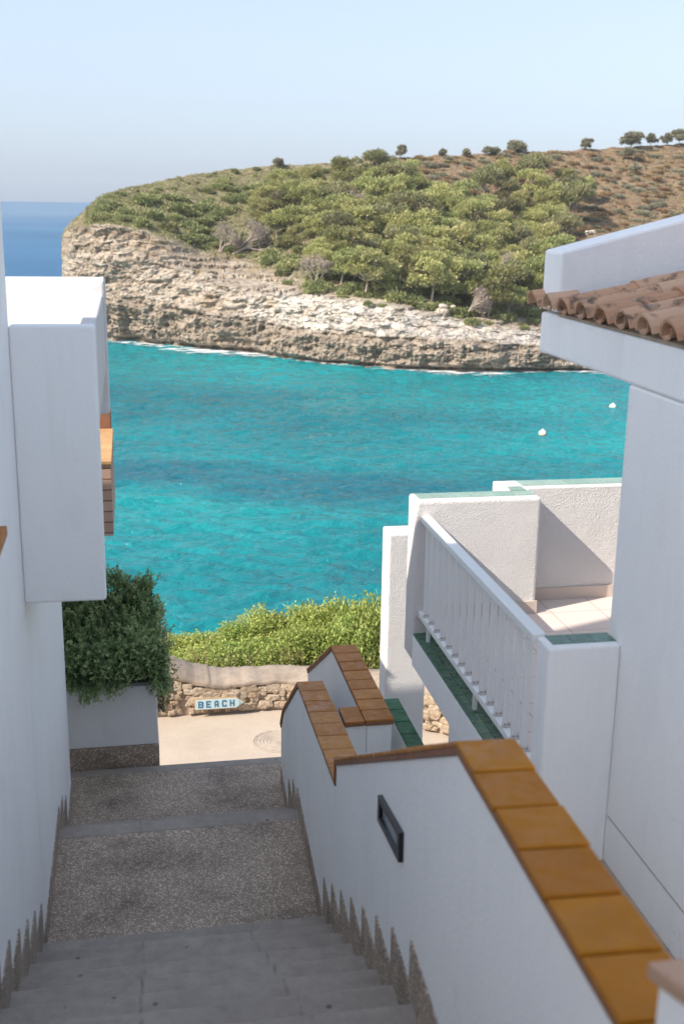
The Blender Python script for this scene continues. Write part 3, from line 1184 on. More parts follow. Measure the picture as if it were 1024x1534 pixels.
for mb, r0, r1 in ((wallm, 0, 2), (capm, 2, K)):
    vs = [v for line in grid for v in line[r0:r1]]
    kk = r1 - r0
    fs = [(i * kk + j, i * kk + j + 1, (i + 1) * kk + j + 1, (i + 1) * kk + j) for i in range(NS) for j in range(kk - 1)]
    mb.add(vs, fs)
into(wallm.build("masonry", MORTAR, normals=False), sw)
into(capm.build("mortar_cap", CAPM, smooth=True, normals=False), sw)
stones = MB()
rr = random.Random(5)


def rock(mb, c, a, b, nn, hx, hz, dep):
    """irregular stone: c centre, a unit along wall, b up"""
    k = rr.randint(7, 10)
    ring = []
    ph = rr.uniform(0, 6.28)
    for i in range(k):
        t = ph + 2 * math.pi * i / k
        r = rr.uniform(0.68, 1.12)
        ct, st = math.cos(t), math.sin(t)
        e = 0.60
        ring.append((math.copysign(abs(ct) ** e, ct) * hx * r, math.copysign(abs(st) ** e, st) * hz * r))
    vs = [c + a * x + b * z + nn * 0.05 for x, z in ring]
    vs += [c + a * x * 0.97 + b * z * 0.97 - nn * dep * rr.uniform(0.55, 0.8) for x, z in ring]
    vs += [c + a * x * 0.62 + b * z * 0.62 - nn * dep * rr.uniform(0.8, 1.15) for x, z in ring]
    vs.append(c - nn * dep)
    fs = [(i, (i + 1) % k, k + (i + 1) % k, k + i) for i in range(k)]
    fs += [(k + i, k + (i + 1) % k, 2 * k + (i + 1) % k, 2 * k + i) for i in range(k)]
    fs += [(2 * k + i, 2 * k + (i + 1) % k, 3 * k) for i in range(k)]
    mb.add(vs, fs)


s = 1.2
while s < 8.6:
    p, d, nn = path_at(s)
    z = ZR + 0.03
    top = p[2] - 0.01
    first = True
    while z < top - 0.05:
        hz = rr.choice([0.03, 0.04, 0.05, 0.065, 0.09]) * rr.uniform(0.9, 1.15)
        hx = hz * rr.uniform(0.8, 2.1)
        c = Vector((p[0] + d[0] * rr.uniform(-0.05, 0.05), p[1] + d[1] * rr.uniform(-0.05, 0.05), min(z + hz, top - hz * 0.5)))
        rock(stones, c, Vector((d[0], d[1], 0)), Vector((0, 0, 1)), Vector((nn[0], nn[1], 0)), hx, hz, rr.uniform(0.012, 0.045))
        z += hz * 1.72
    seg = np.linalg.norm(np.array(PATH[min(int(s) + 1, len(PATH) - 1)][:2]) - np.array(PATH[int(s)][:2]))
    s += 0.125 / seg
into(stones.build("stones", STONE), sw)

# BEACH sign ----------------------------------------------------------------------------
SX0, SX1, SZ0, SZ1, SY = 0.775, 1.535, -7.37, -7.185, 15.83
sg = thing("beach_sign", "pale tile arrow sign reading BEACH in blue letters on the rubble stone wall", "sign", (1.15, SY, SZ0))
ang = math.radians(0)
m = MB()
tip = SX1
arrow = [(SX0, SZ0), (tip - 0.13, SZ0), (tip, (SZ0 + SZ1) / 2), (tip - 0.13, SZ1), (SX0, SZ1)]
m.extr([(x, SY, z) for x, z in arrow], (0, 0.022, 0))
into(m.build("border", SIGN_E, bevel=0.004), sg)
bk = MB()
bk.box(SX0 + 0.05, tip - 0.16, SY + 0.022, SY + 0.15, SZ0 + 0.03, SZ1 - 0.03)
into(bk.build("backing", MORTAR), sg)
c = 0.014
inner = [(SX0 + c, SZ0 + c), (tip - 0.13 - c * 0.4, SZ0 + c), (tip - c * 1.5, (SZ0 + SZ1) / 2), (tip - 0.13 - c * 0.4, SZ1 - c), (SX0 + c, SZ1 - c)]
m = MB()
m.extr([(x, SY - 0.006, z) for x, z in inner], (0, 0.01, 0))
into(m.build("tile_face", SIGN_W, bevel=0.002), sg)
GL = {'B': [(0, 0, .24, 1), (0, 0, .85, .17), (0, .42, .85, .58), (0, .83, .85, 1), (.72, .08, .98, .46), (.72, .54, .98, .92)],
      'E': [(0, 0, .25, 1), (0, 0, .95, .18), (0, .41, .8, .59), (0, .82, .95, 1)],
      'A': [(.08, 0, .32, .8), (.68, 0, .92, .8), (.2, .78, .8, 1), (.2, .30, .8, .46)],
      'C': [(0, .1, .26, .9), (.12, 0, .92, .19), (.12, .81, .92, 1), (.72, .15, .95, .32), (.72, .68, .95, .85)],
      'H': [(0, 0, .25, 1), (.7, 0, .95, 1), (.2, .40, .8, .58)]}
lx, lw_, lh_, lz = SX0 + 0.055, 0.072, 0.105, SZ0 + 0.042
for ch in "BEACH":
    lt = MB()
    for i, (a, b, c2, d2) in enumerate(GL[ch]):
        lt.box(lx + a * lw_, lx + c2 * lw_, SY - 0.0095 - 0.0004 * i, SY - 0.004, lz + b * lh_, lz + d2 * lh_)
    lx += 0.118
    into(lt.build("letter", SIGN_B), sg)
ar = MB()
zc = (SZ0 + SZ1) / 2
ar.extr([(lx + 0.0, SY - 0.009, zc - 0.03), (lx + 0.03, SY - 0.009, zc - 0.03), (lx + 0.06, SY - 0.009, zc), (lx + 0.03, SY - 0.009, zc + 0.03), (lx, SY - 0.009, zc + 0.03), (lx + 0.03, SY - 0.009, zc)], (0, 0.004, 0))
into(ar.build("arrow_mark", Mat("faded_blue_glaze", 0.4).color((0.30, 0.42, 0.46)).m), sg)

# ================================================================== PLANTS NEAR BY
def leaf_quads(P, D, L, W, roll=None, rng=RNG):
    """P (n,3) bases, D (n,3) unit directions, L,W (n,) -> pointed leaf quads"""
    n = len(P)
    a = rng.normal(size=(n, 3))
    S = np.cross(D, a)
    S /= np.linalg.norm(S, axis=1)[:, None] + 1e-9
    mid = P + D * (L * 0.5)[:, None]
    tip = P + D * L[:, None]
    return np.stack([P, mid + S * (W * 0.5)[:, None], tip, mid - S * (W * 0.5)[:, None]], axis=1)


def unit(v):
    return v / (np.linalg.norm(v, axis=-1, keepdims=True) + 1e-9)


def sprig_bush(n_sprig, shape, per=16, length=0.085, needle=0.026, nw=0.006):
    """needle-leaved shoots standing on a mounded surface. shape(n)-> base points, directions"""
    B, D = shape(n_sprig)
    Ls = length * RNG.uniform(0.7, 1.35, n_sprig)
    t = RNG.uniform(0.0, 1.0, (n_sprig, per)) ** 0.8
    P = B[:, None, :] + D[:, None, :] * (t * Ls[:, None])[..., None]
    nd = unit(RNG.normal(size=(n_sprig, per, 3)) * 0.75 + D[:, None, :] * 1.05)
    L = needle * RNG.uniform(0.7, 1.25, (n_sprig, per)) * (1.1 - 0.35 * t)
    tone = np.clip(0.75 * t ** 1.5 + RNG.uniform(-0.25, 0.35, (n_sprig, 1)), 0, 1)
    return leaf_quads(P.reshape(-1, 3), nd.reshape(-1, 3), L.reshape(-1), np.full(n_sprig * per, nw)), tone.reshape(-1)


def rosemary_shape(n):
    # a spreading mound over the planter that spills over its front edge
    u = RNG.uniform(0, 1, n)
    x = RNG.uniform(-0.70, 0.19, n)
    front = RNG.uniform(0, 1, n) < 0.42
    y = np.where(front, 8.80 + RNG.uniform(-0.05, 0.08, n), RNG.uniform(8.82, 9.75, n))
    lump = fbm(np.stack([x * 3.2, y * 3.2, x * 0 + 1.7], 1), 3)
    ztop = -3.74 + 0.40 * np.clip((y - 8.8) / 0.80, 0, 1) ** 0.9 + lump * 0.26 - 0.22 * np.clip((x + 0.02) / 0.2, 0, 1) ** 2
    fr = fbm(np.stack([x * 5, x * 0 + 4.4, x * 0], 1), 3)
    zfront = -3.73 + 0.16 * fr + RNG.uniform(0, 1, n) * (0.22 - 0.14 * fr)
    z = np.where(front, zfront, ztop - 0.05 * u)
    yb = np.where(front, 8.86 - 0.09 * np.sin(np.clip((z + 4.0) / 0.45, 0, 1) * 3.1) + lump * 0.05, y)
    P = np.stack([x, yb, z], 1)
    dn = np.stack([RNG.normal(0, 0.35, n), np.where(front, -0.75, -0.22) + RNG.normal(0, 0.3, n), np.where(front, 0.15, 1.0) + RNG.normal(0, 0.3, n)], 1)
    droop = front & (z < -3.68)
    dn[droop, 2] -= 0.95
    D = unit(dn)
    return P, D


ro = thing("rosemary_bush", "dark green rosemary bush spilling over the front of the white planter", "bush", (-0.2, 9.3, -3.9))
Q, tn = sprig_bush(1700, rosemary_shape, 36, 0.16, 0.036, 0.011)
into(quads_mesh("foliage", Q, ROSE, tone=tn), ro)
m = MB()
for i in range(26):
    a = Vector((random.uniform(-0.5, 0.1), random.uniform(9.0, 9.7), -3.95))
    b = a + Vector((random.uniform(-0.15, 0.15), random.uniform(-0.15, 0.05), random.uniform(0.35, 0.7)))
    m.tube(a, b, 0.010, 0.004, 5)
# a dark core closes the mound and stands in for its inner shade
for i in range(9):
    c = Vector((-0.5 + 0.08 * i, 9.38 + 0.1 * math.sin(i * 2.1), -3.86))
    vs, fs = [], []
into(m.build("stems", DARKBARK), ro)
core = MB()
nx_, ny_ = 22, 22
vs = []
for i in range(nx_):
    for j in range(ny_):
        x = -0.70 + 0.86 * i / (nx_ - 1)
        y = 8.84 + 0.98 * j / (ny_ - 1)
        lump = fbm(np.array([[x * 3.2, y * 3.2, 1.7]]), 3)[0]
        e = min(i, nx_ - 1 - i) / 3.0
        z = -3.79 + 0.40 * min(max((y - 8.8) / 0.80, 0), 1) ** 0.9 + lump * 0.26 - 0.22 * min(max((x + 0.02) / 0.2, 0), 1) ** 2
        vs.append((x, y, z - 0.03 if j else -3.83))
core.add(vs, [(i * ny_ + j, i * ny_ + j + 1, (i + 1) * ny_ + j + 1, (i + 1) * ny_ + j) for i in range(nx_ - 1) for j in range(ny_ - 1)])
into(core.build("inner_shade", Mat("painted_inner_shade", 1.0, 0.0).color((0.055, 0.065, 0.04)).m, normals=False), ro)  # plain dark sheet, coloured as the shade under the foliage

# yellow flowers peeping over the rosemary
fl = []
for i in range(70):
    c = np.array([random.choice([-0.22, -0.12, -0.02, 0.0, -0.08]) + random.gauss(0, 0.035), 9.75 + random.gauss(0, 0.06), -3.40 + random.gauss(0, 0.03)])
    for k in range(5):
        d = unit(RNG.normal(size=3) + np.array([-0.3, -0.6, 0.6]))
        fl.append(leaf_quads(c[None], d[None], np.array([0.022]), np.array([0.016]))[0])
into(quads_mesh("flowers", np.array(fl), YELLOWF), ro)


def ball_bush(name, label, cat, c, rad, n, leaf, mat, group=None, lobes=6, up=0.5, seed=1, stem=True, lw=0.5):
    """broad-leaved shrub: leaves in clusters over several lobes; c is the base point"""
    rng = np.random.default_rng(seed)
    root = thing(name, label, cat, c, group)
    lc = rng.uniform(-1, 1, (lobes, 3)) * np.array([0.62, 0.55, 0.30]) * np.array(rad) + np.array([0, 0, rad[2] * 0.60])
    lr = rng.uniform(0.42, 0.68, lobes)
    w = rng.integers(0, lobes, n // 9)
    d = unit(rng.normal(size=(n // 9, 3)))
    r = rng.uniform(0.55, 1.0, n // 9) ** 0.5
    C = lc[w] + d * (lr[w] * r)[:, None] * np.array(rad)
    C = C[C[:, 2] > 0.02]
    k = len(C)
    cd = unit(C - np.array([0, 0, rad[2] * 0.35]) + rng.normal(0, 0.2, (k, 3)))
    P = (C[:, None, :] + rng.normal(0, leaf * 0.85, (k, 9, 3))).reshape(-1, 3)
    D = unit((cd[:, None, :] * 0.55 + np.array([0, 0, up]) + rng.normal(0, 0.75, (k, 9, 3))).reshape(-1, 3))
    L = leaf * rng.uniform(0.65, 1.25, len(P))
    tn = np.clip(np.repeat(rng.uniform(0, 1, k), 9) * 0.6 + rng.uniform(0, 0.4, k * 9), 0, 1)
    quads_mesh("foliage", leaf_quads(P, D, L, L * lw, rng=rng), mat, root, tone=tn)
    if stem:
        m = MB()
        for i in range(lobes):
            a = Vector((rng.normal(0, 0.05), rng.normal(0, 0.05), 0))
            b = Vector(lc[i]) * 0.9
            h = a.lerp(b, 0.5) + Vector((rng.normal(0, 0.05), rng.normal(0, 0.05), 0))
            m.tube(a, h, 0.022 * rad[2], 0.015 * rad[2], 5)
            m.tube(h, b, 0.015 * rad[2], 0.006 * rad[2], 5)
        m.build("stems", DARKBARK, root)
    return root


# hedge of pale green shrubs behind the stone wall
HG = "pale green shrubs in the hedge behind the rubble wall"
hl = "pale yellow green leafy shrub in the hedge between the rubble wall and the sea"
protos = [ball_bush("hedge_shrub", hl, "shrub", (0, 0, 0), (0.55, 0.5, 0.62), 5600, 0.058, HEDGE, HG, 10, 0.15, 30 + i, True, 0.72) for i in range(4)]
spots = []
for i in range(44):
    f = (i % 22) / 21.0
    row = i // 22
    x = 0.52 + 4.6 * f + random.uniform(-0.12, 0.12)
    y = 17.25 + row * 0.85 + random.uniform(-0.15, 0.15) - (0.0 if x < 2.6 else (x - 2.6) * 0.25)
    # crest of the hedge, metres, falling to the left as it does along the path
    top = -7.16 + 0.54 * min(max((x - 0.5) / 2.0, 0), 1) + 0.30 * max(0, (x - 2.5) / 1.6)
    spots.append((x, y, top + random.uniform(-0.12, 0.10) - (0.0 if row == 0 else -0.02)))
for i, (x, y, top) in enumerate(spots):
    o = protos[i] if i < 4 else copy_tree(protos[i % 4])
    zb = -7.45
    h = max(0.42, top - zb)
    o.location = (x, y, zb)
    sz = h / 0.98
    o.scale = (0.72 + 0.2 * random.random(), 0.8, sz)
    o.rotation_euler = (0, 0, random.uniform(0, 6.28))
ball_bush("pale_shrub", "sunlit pale twiggy shrub just right of the rosemary bush", "shrub", (0.15, 11.6, -5.35), (0.17, 0.2, 1.05), 2300, 0.045, leaf_mat("pale_dry_leaves", [(0, (0.20, 0.19, 0.09)), (0.6, (0.34, 0.31, 0.17)), (1, (0.5, 0.42, 0.25))], 0.3), None, 6, 0.4, 77, True, 0.4)
st = thing("plaster_post", "pinkish square plaster post top peeping over the rosemary bush", "post", (0.02, 11.0, -5))
m = MB()
m.box(-0.05, 0.066, 11.0, 11.16, -6.5, -3.80)
into(m.build("shaft", PINKSTONE), st)
m = MB()
m.box(-0.062, 0.078, 10.988, 11.172, -3.799, -3.735)
into(m.build("cap", PINKSTONE, bevel=0.006), st)

# dry grass stems at the foot of the hedge
gq = []
for i in range(130):
    x = random.uniform(0.7, 4.4)
    p = np.array([x, 16.62 + random.uniform(-0.02, 0.25) - (0 if x < 2.4 else (x - 2.4) * 0.33), -7.1])
    d = unit(np.array([random.gauss(0, 0.15), random.gauss(0, 0.1), 1.0]))
    gq.append(leaf_quads(p[None], d[None], np.array([random.uniform(0.22, 0.42)]), np.array([0.009]))[0])
g = quads_mesh("dry_grass", np.array(gq), DRYG)
g["kind"] = "stuff"
g["label"] = "dry straw stems of grass at the foot of the hedge"

# ground falling away from the road to the water
m = MB()
ys = [16.35, 18.3, 19.5, 22, 26, 32, 40, 52]
zs = [-7.52, -7.55, -8.2, -10.5, -14.5, -20, -24.5, -29]
xs = np.linspace(-34, 34, 60)
vs = []
for y, z in zip(ys, zs):
    for x in xs:
        vs.append((x, y + (0.6 * fbm(np.array([[x * 0.3, y, 0.]]), 3)[0] if y > 17 else 0), z + (0.7 * fbm(np.array([[x * 0.4, y * 0.4, 2.]]), 3)[0] if y > 19 else 0)))
nx = len(xs)
m.add(vs, [(j * nx + i, j * nx + i + 1, (j + 1) * nx + i + 1, (j + 1) * nx + i) for j in range(len(ys) - 1) for i in range(nx - 1)])
SLOPE = Mat("rocky_near_slope", 0.95, 0.1)
SLOPE.color(SLOPE.ramp(SLOPE.noise(0.8, 6, 0.7), [(0.3, (0.12, 0.10, 0.06)), (0.55, (0.28, 0.22, 0.15)), (0.75, (0.42, 0.35, 0.27))]))
struct(m.build("near_slope", SLOPE.m, smooth=True))
m = MB()
m.add([(-34, -12, -8.2), (34, -12, -8.2), (34, 12.0, -8.2), (-34, 12.0, -8.2)], [(0, 1, 2, 3)])
struct(m.build("ground", ROADM))
m = MB()
m.box(1.20, 2.099, -3, 4.40, -3.1, -2.94)
struct(m.build("side_path", TREAD))

# ================================================================== SEA
gx = np.arange(-26, 96.01, 0.36)
gy = np.concatenate([np.arange(48, 120, 0.30), np.arange(120, 236.01, 0.42)])
WX, WY = np.meshgrid(gx, gy)


def waves(X, Y):
    h = 0
    r = np.random.default_rng(3)
    warp = fbm(np.stack([X * 0.05, Y * 0.05, 0 * X], -1), 3)
    for lam, amp, n_ in ((9.0, 0.06, 4), (4.0, 0.095, 7), (2.2, 0.10, 9), (1.3, 0.055, 9)):
        for q in range(n_):
            a = math.radians(-80) + r.normal(0, 0.36)
            k = 2 * math.pi / (lam * r.uniform(0.75, 1.3))
            ph = (X * math.cos(a) + Y * math.sin(a)) * k + r.uniform(0, 6.28) + warp * 4
            h = h + amp / math.sqrt(n_) * 1.5 * ((0.5 + 0.5 * np.sin(ph)) ** 1.6 - 0.4)
    gust = 0.75 + 0.5 * fbm(np.stack([X * 0.03, Y * 0.05, 0 * X + 5], -1), 3)
    return h * gust


HZ = waves(WX, WY) * 1.7
edge = np.minimum(np.minimum(WX - gx[0], gx[-1] - WX) / 4, np.minimum(WY - gy[0], gy[-1] - WY) / 5)
HZ = HZ * np.clip(edge, 0, 1)
ny_, nx_ = WX.shape
Vs = np.stack([WX, WY, -25 + HZ], -1).reshape(-1, 3)
jj, ii = np.meshgrid(np.arange(ny_ - 1), np.arange(nx_ - 1), indexing='ij')
k0 = (jj * nx_ + ii).reshape(-1)
FS = np.stack([k0, k0 + 1, k0 + nx_ + 1, k0 + nx_], 1)
far = np.array([(-30000, -200, -25), (30000, -200, -25), (30000, 40000, -25), (-30000, 40000, -25)], dtype=float)
o0 = len(Vs)
Vs = np.concatenate([Vs, far])
c00, c10, c11, c01 = 0, nx_ - 1, ny_ * nx_ - 1, (ny_ - 1) * nx_
me = bpy.data.meshes.new("sea")
# the ring round the wave field: the grid's own border vertices are joined to the far corners
b_s = list(range(0, nx_))
b_e = [nx_ - 1 + nx_ * j for j in range(ny_)]
b_n = [(ny_ - 1) * nx_ + i for i in range(nx_ - 1, -1, -1)]
b_w = [nx_ * j for j in range(ny_ - 1, -1, -1)]
ngons = []
for border, f0, f1 in ((b_s, o0, o0 + 1), (b_e, o0 + 1, o0 + 2), (b_n, o0 + 2, o0 + 3), (b_w, o0 + 3, o0)):
    for a_, b2 in zip(border[:-1], border[1:]):
        ngons.append((b2, a_, f0))
    ngons.append((border[-1], f0, f1))
me.from_pydata(Vs.tolist(), [], FS.tolist() + ngons)
me.polygons.foreach_set("use_smooth", [True] * len(me.polygons))
me.materials.append(SEA)
o = bpy.data.objects.new("sea", me)
COL.objects.link(o)
struct(o)

# ================================================================== HEADLAND
# columns: image azimuth, waterline, lower block top, white face top, lip of vegetation, ridge; depth of the land behind
TAB = np.array([
    # x    W    A    B    V    R   dB   dV   dR   heath
    [93, 497, 440, 392, 362, 352, 0.6, 1.0, 2.0, 0.1],
    [97, 499, 440, 385, 350, 343, 1.0, 2.0, 5.0, 0.1],
    [108, 502, 442, 385, 338, 330, 1.5, 4.0, 9.0, 0.1],
    [123, 505, 446, 386, 339, 318, 2.0, 5.0, 15., 0.1],
    [145, 509, 448, 386, 336, 300, 2.2, 6.0, 24., 0.1],
    [165, 512, 450, 387, 337, 288, 2.5, 7.0, 31., 0.1],
    [210, 515, 455, 390, 346, 278, 3.0, 7.5, 44., 0.1],
    [260, 520, 462, 402, 365, 267, 4.0, 12., 56., 0.1],
    [300, 524, 470, 416, 384, 259, 5.0, 20., 65., 0.1],
    [350, 528, 476, 432, 388, 254, 5.0, 25., 73., 0.1],
    [400, 533, 485, 439, 408, 249, 5.0, 19., 80., 0.1],
    [450, 540, 497, 446, 425, 246, 5.0, 13., 88., 0.1],
    [500, 546, 503, 448, 437, 243, 6.0, 10., 95., 0.12],
    [550, 550, 505, 453, 445, 239, 7.0, 10., 102, 0.15],
    [600, 554, 508, 461, 452, 236, 8.0, 11., 106, 0.35],
    [650, 557, 510, 474, 462, 234, 8.5, 12., 112, 0.75],
    [700, 558, 511, 483, 474, 231, 9.0, 13., 118, 0.9],
    [750, 558, 515, 490, 480, 229, 9.0, 13., 122, 0.95],
    [800, 557, 519, 495, 486, 226, 9.0, 14., 127, 1.0],
    [850, 556, 524, 500, 491, 224, 9.0, 14., 132, 1.0],
    [900, 556, 528, 504, 496, 222, 9.0, 14., 136, 1.0],
    [960, 557, 532, 506, 498, 219, 9.0, 15., 140, 1.0],
    [1024, 558, 535, 508, 500, 216, 9.0, 15., 145, 1.0],
    [1200, 562, 540, 512, 502, 206, 9.0, 16., 155, 1.0],
    [1500, 570, 546, 516, 506, 192, 9.0, 16., 170, 1.0]])
xs1 = np.concatenate([np.arange(93, 180, 0.6), np.arange(180, 1060, 1.1), np.arange(1060, 1500, 4)])
tab = {k: np.interp(xs1, TAB[:, 0], TAB[:, i]) for i, k in enumerate(["x", "W", "A", "B", "V", "R", "dB", "dV", "dR", "heath"])}
for k in ("W", "A", "B", "V", "R", "dB", "dV", "dR"):
    v = tab[k].copy()
    ker = np.hanning(31)
    ker /= ker.sum()
    p = np.pad(v, 15, mode='edge')
    s_ = np.convolve(p, ker, 'valid')
    f = np.clip((xs1 - 130) / 40, 0, 1)
    tab[k] = v * (1 - f) + s_ * f
NX = len(xs1)


def ray_dir(x, y):
    d = np.stack([(x - CX) / F_PX, (y - CY) / F_PX, np.ones_like(x)], 1) @ M
    return d / d[:, 1:2]


dW = ray_dir(xs1, tab["W"])
YW = -25.0 / dW[:, 2]
ctrl = []
for key, off in (("W", 0.0 * YW), ("A", 0.8 + 0 * YW), ("B", tab["dB"]), ("V", tab["dV"]), ("R", tab["dR"])):
    ctrl.append(ray_dir(xs1, tab[key]) * (YW + off)[:, None])
ctrl = np.stack(ctrl, 1)                      # NX,5,3
NA, NB, NV, NR, NBK = 46, 46, 34, 150, 14
rows, zone, lowv, whitev = [], [], [], []
for i in range(5):                            # start a little under water
    pass
under = ctrl[:, 0] + np.array([0, -0.4, -2.0])
rows.append(under); zone.append(0.0); lowv.append(1.0); whitev.append(0.0)
for k in range(NA):
    t_ = k / NA
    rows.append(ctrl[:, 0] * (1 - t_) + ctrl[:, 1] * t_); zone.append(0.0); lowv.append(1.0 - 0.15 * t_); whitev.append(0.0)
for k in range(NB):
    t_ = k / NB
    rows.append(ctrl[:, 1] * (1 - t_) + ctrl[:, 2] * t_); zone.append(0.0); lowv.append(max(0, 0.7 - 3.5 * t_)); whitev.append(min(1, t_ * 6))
for k in range(NV):
    t_ = k / NV
    rows.append(ctrl[:, 2] * (1 - t_) + ctrl[:, 3] * t_); zone.append(0.18 * t_); lowv.append(0.0); whitev.append(max(0, 0.7 - t_))
IV = len(rows)
for k in range(NR + 1):
    t_ = k / NR
    P_ = ctrl[:, 3] * (1 - t_) + ctrl[:, 4] * t_
    bulge = 0.9 * np.sin(math.pi * t_) * (tab["dR"] / 100.0)
    P_ = P_ + np.stack([0 * bulge, 0 * bulge, -bulge], 1)
    rows.append(P_); zone.append(min(1.0, 0.25 + t_ * 9)); lowv.append(0.0); whitev.append(0.0)
IR = len(rows) - 1
for k in range(1, NBK + 1):
    t_ = k / NBK
    P_ = ctrl[:, 4].copy()
    s2 = P_ / P_[:, 1:2]
    dd = tab["dR"] * 0.6 * t_
    P_ = P_ + np.stack([s2[:, 0] * dd, dd, 0 * dd], 1)
    P_[:, 2] = P_[:, 2] * (1 - t_ ** 2) + (-27) * t_ ** 2
    rows.append(P_); zone.append(1.0 - 0.5 * t_); lowv.append(0.0); whitev.append(0.0)
G = np.stack(rows, 0)                          # rows, NX, 3
NRW = len(rows)
zone = np.repeat(np.array(zone)[:, None], NX, 1)
lowv = np.repeat(np.array(lowv)[:, None], NX, 1)
whitev = np.repeat(np.array(whitev)[:, None], NX, 1)
IDEAL = G.copy()
# relief
rock = np.clip(1.0 - zone * 1.2, 0, 1)
p = G.copy()
n_big = fbm(p * np.array([0.10, 0.10, 0.16]), 4, 0.55, 3)
n_mid = fbm(p * np.array([0.42, 0.42, 0.75]), 5, 0.6, 9)
n_str = fbm(p * np.array([0.10, 0.10, 0.75]) + (n_big * 0.9)[..., None], 4, 0.6, 21)
n_ver = fbm(p * np.array([0.75, 0.75, 0.10]), 4, 0.6, 33)
ridged = 1.0 - np.abs(fbm(p * np.array([0.30, 0.30, 0.35]), 4, 0.55, 51)) * 2.2
n_fine = fbm(p * np.array([1.3, 1.3, 1.6]), 4, 0.6, 61)
out = n_big * 2.4 + n_mid * 1.3 + n_str * 1.0 + lowv * n_ver * 1.3 + ridged * 0.9 + n_fine * 0.35
rowi = np.arange(NRW)[:, None]
notch = np.exp(-((rowi - 4) / 4.0) ** 2) * 1.6                      # wave-cut notch at the waterline
ledge = np.exp(-((rowi - (NA + 1)) / 2.2) ** 2) * 0.5               # shadowed ledge over the lower block
shift = rock * (out - notch - ledge)
tipf = np.clip((xs1 - 93) / 22, 0.25, 1)[None, :]
G[..., 1] -= shift * tipf
G[..., 0] -= shift * tipf * 0.35
rough = fbm(p * np.array([0.22, 0.22, 0.0]), 5, 0.6, 77)
small = fbm(p * np.array([1.1, 1.1, 0.3]), 4, 0.6, 78)
G[..., 2] += np.clip(zone * 1.4, 0, 1) * (rough * 0.85 + small * 0.28) * np.clip(tab["dR"] / 40, 0.15, 1)[None, :]
G[..., 2] += rock * (rowi > 2) * n_mid * 0.25
# bare rocky ledges keep some terraces
tz = np.clip((rowi - (NA + NB)) / 4.0, 0, 1) * np.clip((IV + 4 - rowi) / 6.0, 0, 1)
zq = np.round((G[..., 2] + 1.3 * n_mid + 1.2 * n_big) / 1.5) * 1.5 - 1.3 * n_mid - 1.2 * n_big
G[..., 2] = G[..., 2] * (1 - 0.35 * tz) + zq * 0.35 * tz
heath = np.repeat(tab["heath"][None, :], NRW, 0)
tt = np.clip((rowi - IV) / NR, 0, 1)
# dry heath only on the upper and right-hand part of the slope
hx = np.clip((xs1 - 560) / 70, 0, 1)[None, :] * np.clip((tt - 0.50 + 0.0011 * (xs1 - 640)[None, :]) * 6, 0, 1)
heath = np.clip(hx, 0, 1)
zone_n = np.clip(zone + (zone > 0.1) * fbm(p * np.array([0.25, 0.25, 0.1]), 4, 0.6, 90) * 0.55, 0, 1)
zone_n = np.where(rowi > IV + 40, np.maximum(zone_n, 0.85), zone_n)
me = bpy.data.meshes.new("headland")
V = G.reshape(-1, 3)
me.vertices.add(len(V))
me.vertices.foreach_set("co", V.astype(np.float32).reshape(-1))
a_, b_ = np.meshgrid(np.arange(NRW - 1), np.arange(NX - 1), indexing='ij')
i0 = (a_ * NX + b_).reshape(-1)
FQ = np.stack([i0, i0 + 1, i0 + NX + 1, i0 + NX], 1).astype(np.int32)
# close the point of the headland on its seaward end
nq = len(FQ)
me.loops.add(nq * 4)
me.loops.foreach_set("vertex_index", FQ.reshape(-1))
me.polygons.add(nq)
me.polygons.foreach_set("loop_start", np.arange(0, nq * 4, 4, dtype=np.int32))
me.polygons.foreach_set("loop_total", np.full(nq, 4, dtype=np.int32))
me.polygons.foreach_set("use_smooth", np.repeat(np.arange(NRW - 1) > IV + 6, NX - 1))
for nm, arr in (("zone", zone_n), ("heath", heath), ("low", lowv), ("white", whitev * np.clip((xs1 - 300) / 120, 0.25, 1)[None, :])):
    at_ = me.attributes.new(nm, 'FLOAT', 'POINT')
    at_.data.foreach_set("value", np.ascontiguousarray(np.broadcast_to(arr, (NRW, NX)), dtype=np.float32).reshape(-1))
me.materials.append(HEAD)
me.update(calc_edges=True)
hd = bpy.data.objects.new("headland", me)
COL.objects.link(hd)
struct(hd)

PY_ = CY + F_PX * ((IDEAL @ M[1]) / (IDEAL @ M[2]))


def land(x, y, lo=None):
    """point of the slope seen at image position x,y"""
    c = int(np.argmin(np.abs(xs1 - x)))
    col = PY_[(IV if lo is None else lo):IR + 1, c]
    k = int(np.argmin(np.abs(col - y))) + (IV if lo is None else lo)
    return G[k, c], k


# white water at the foot of the cliff
vs, ed = [], []
NF = 9
fx = np.arange(0, NX, 3)
for c_ in fx:
    w0 = G[3, c_].copy()
    base = ctrl[c_, 0]
    wid = 6.5 + 4.0 * vnoise(np.array([[base[0] * 0.09, 0, 0]]))[0] + (7.5 if 160 < xs1[c_] < 420 else 0) * (1 - abs(xs1[c_] - 290) / 130 if 160 < xs1[c_] < 420 else 0)
    for k in range(NF):
        t_ = k / (NF - 1)
        vs.append((base[0] - 0.35 * wid * t_ + 0.2, base[1] + 1.6 - (wid + 1.6) * t_, -24.86))
        ed.append(t_ ** 1.4)
fo = MB()
fo.add(vs, [(i * NF + k, i * NF + k + 1, (i + 1) * NF + k + 1, (i + 1) * NF + k) for i in range(len(fx) - 1) for k in range(NF - 1)])
o = fo.build("foam", FOAM, normals=False)
at_ = o.data.attributes.new("edge", 'FLOAT', 'POINT')
at_.data.foreach_set("value", np.array(ed, dtype=np.float32))
o["kind"] = "stuff"
o["label"] = "white foam washing along the foot of the cliff"

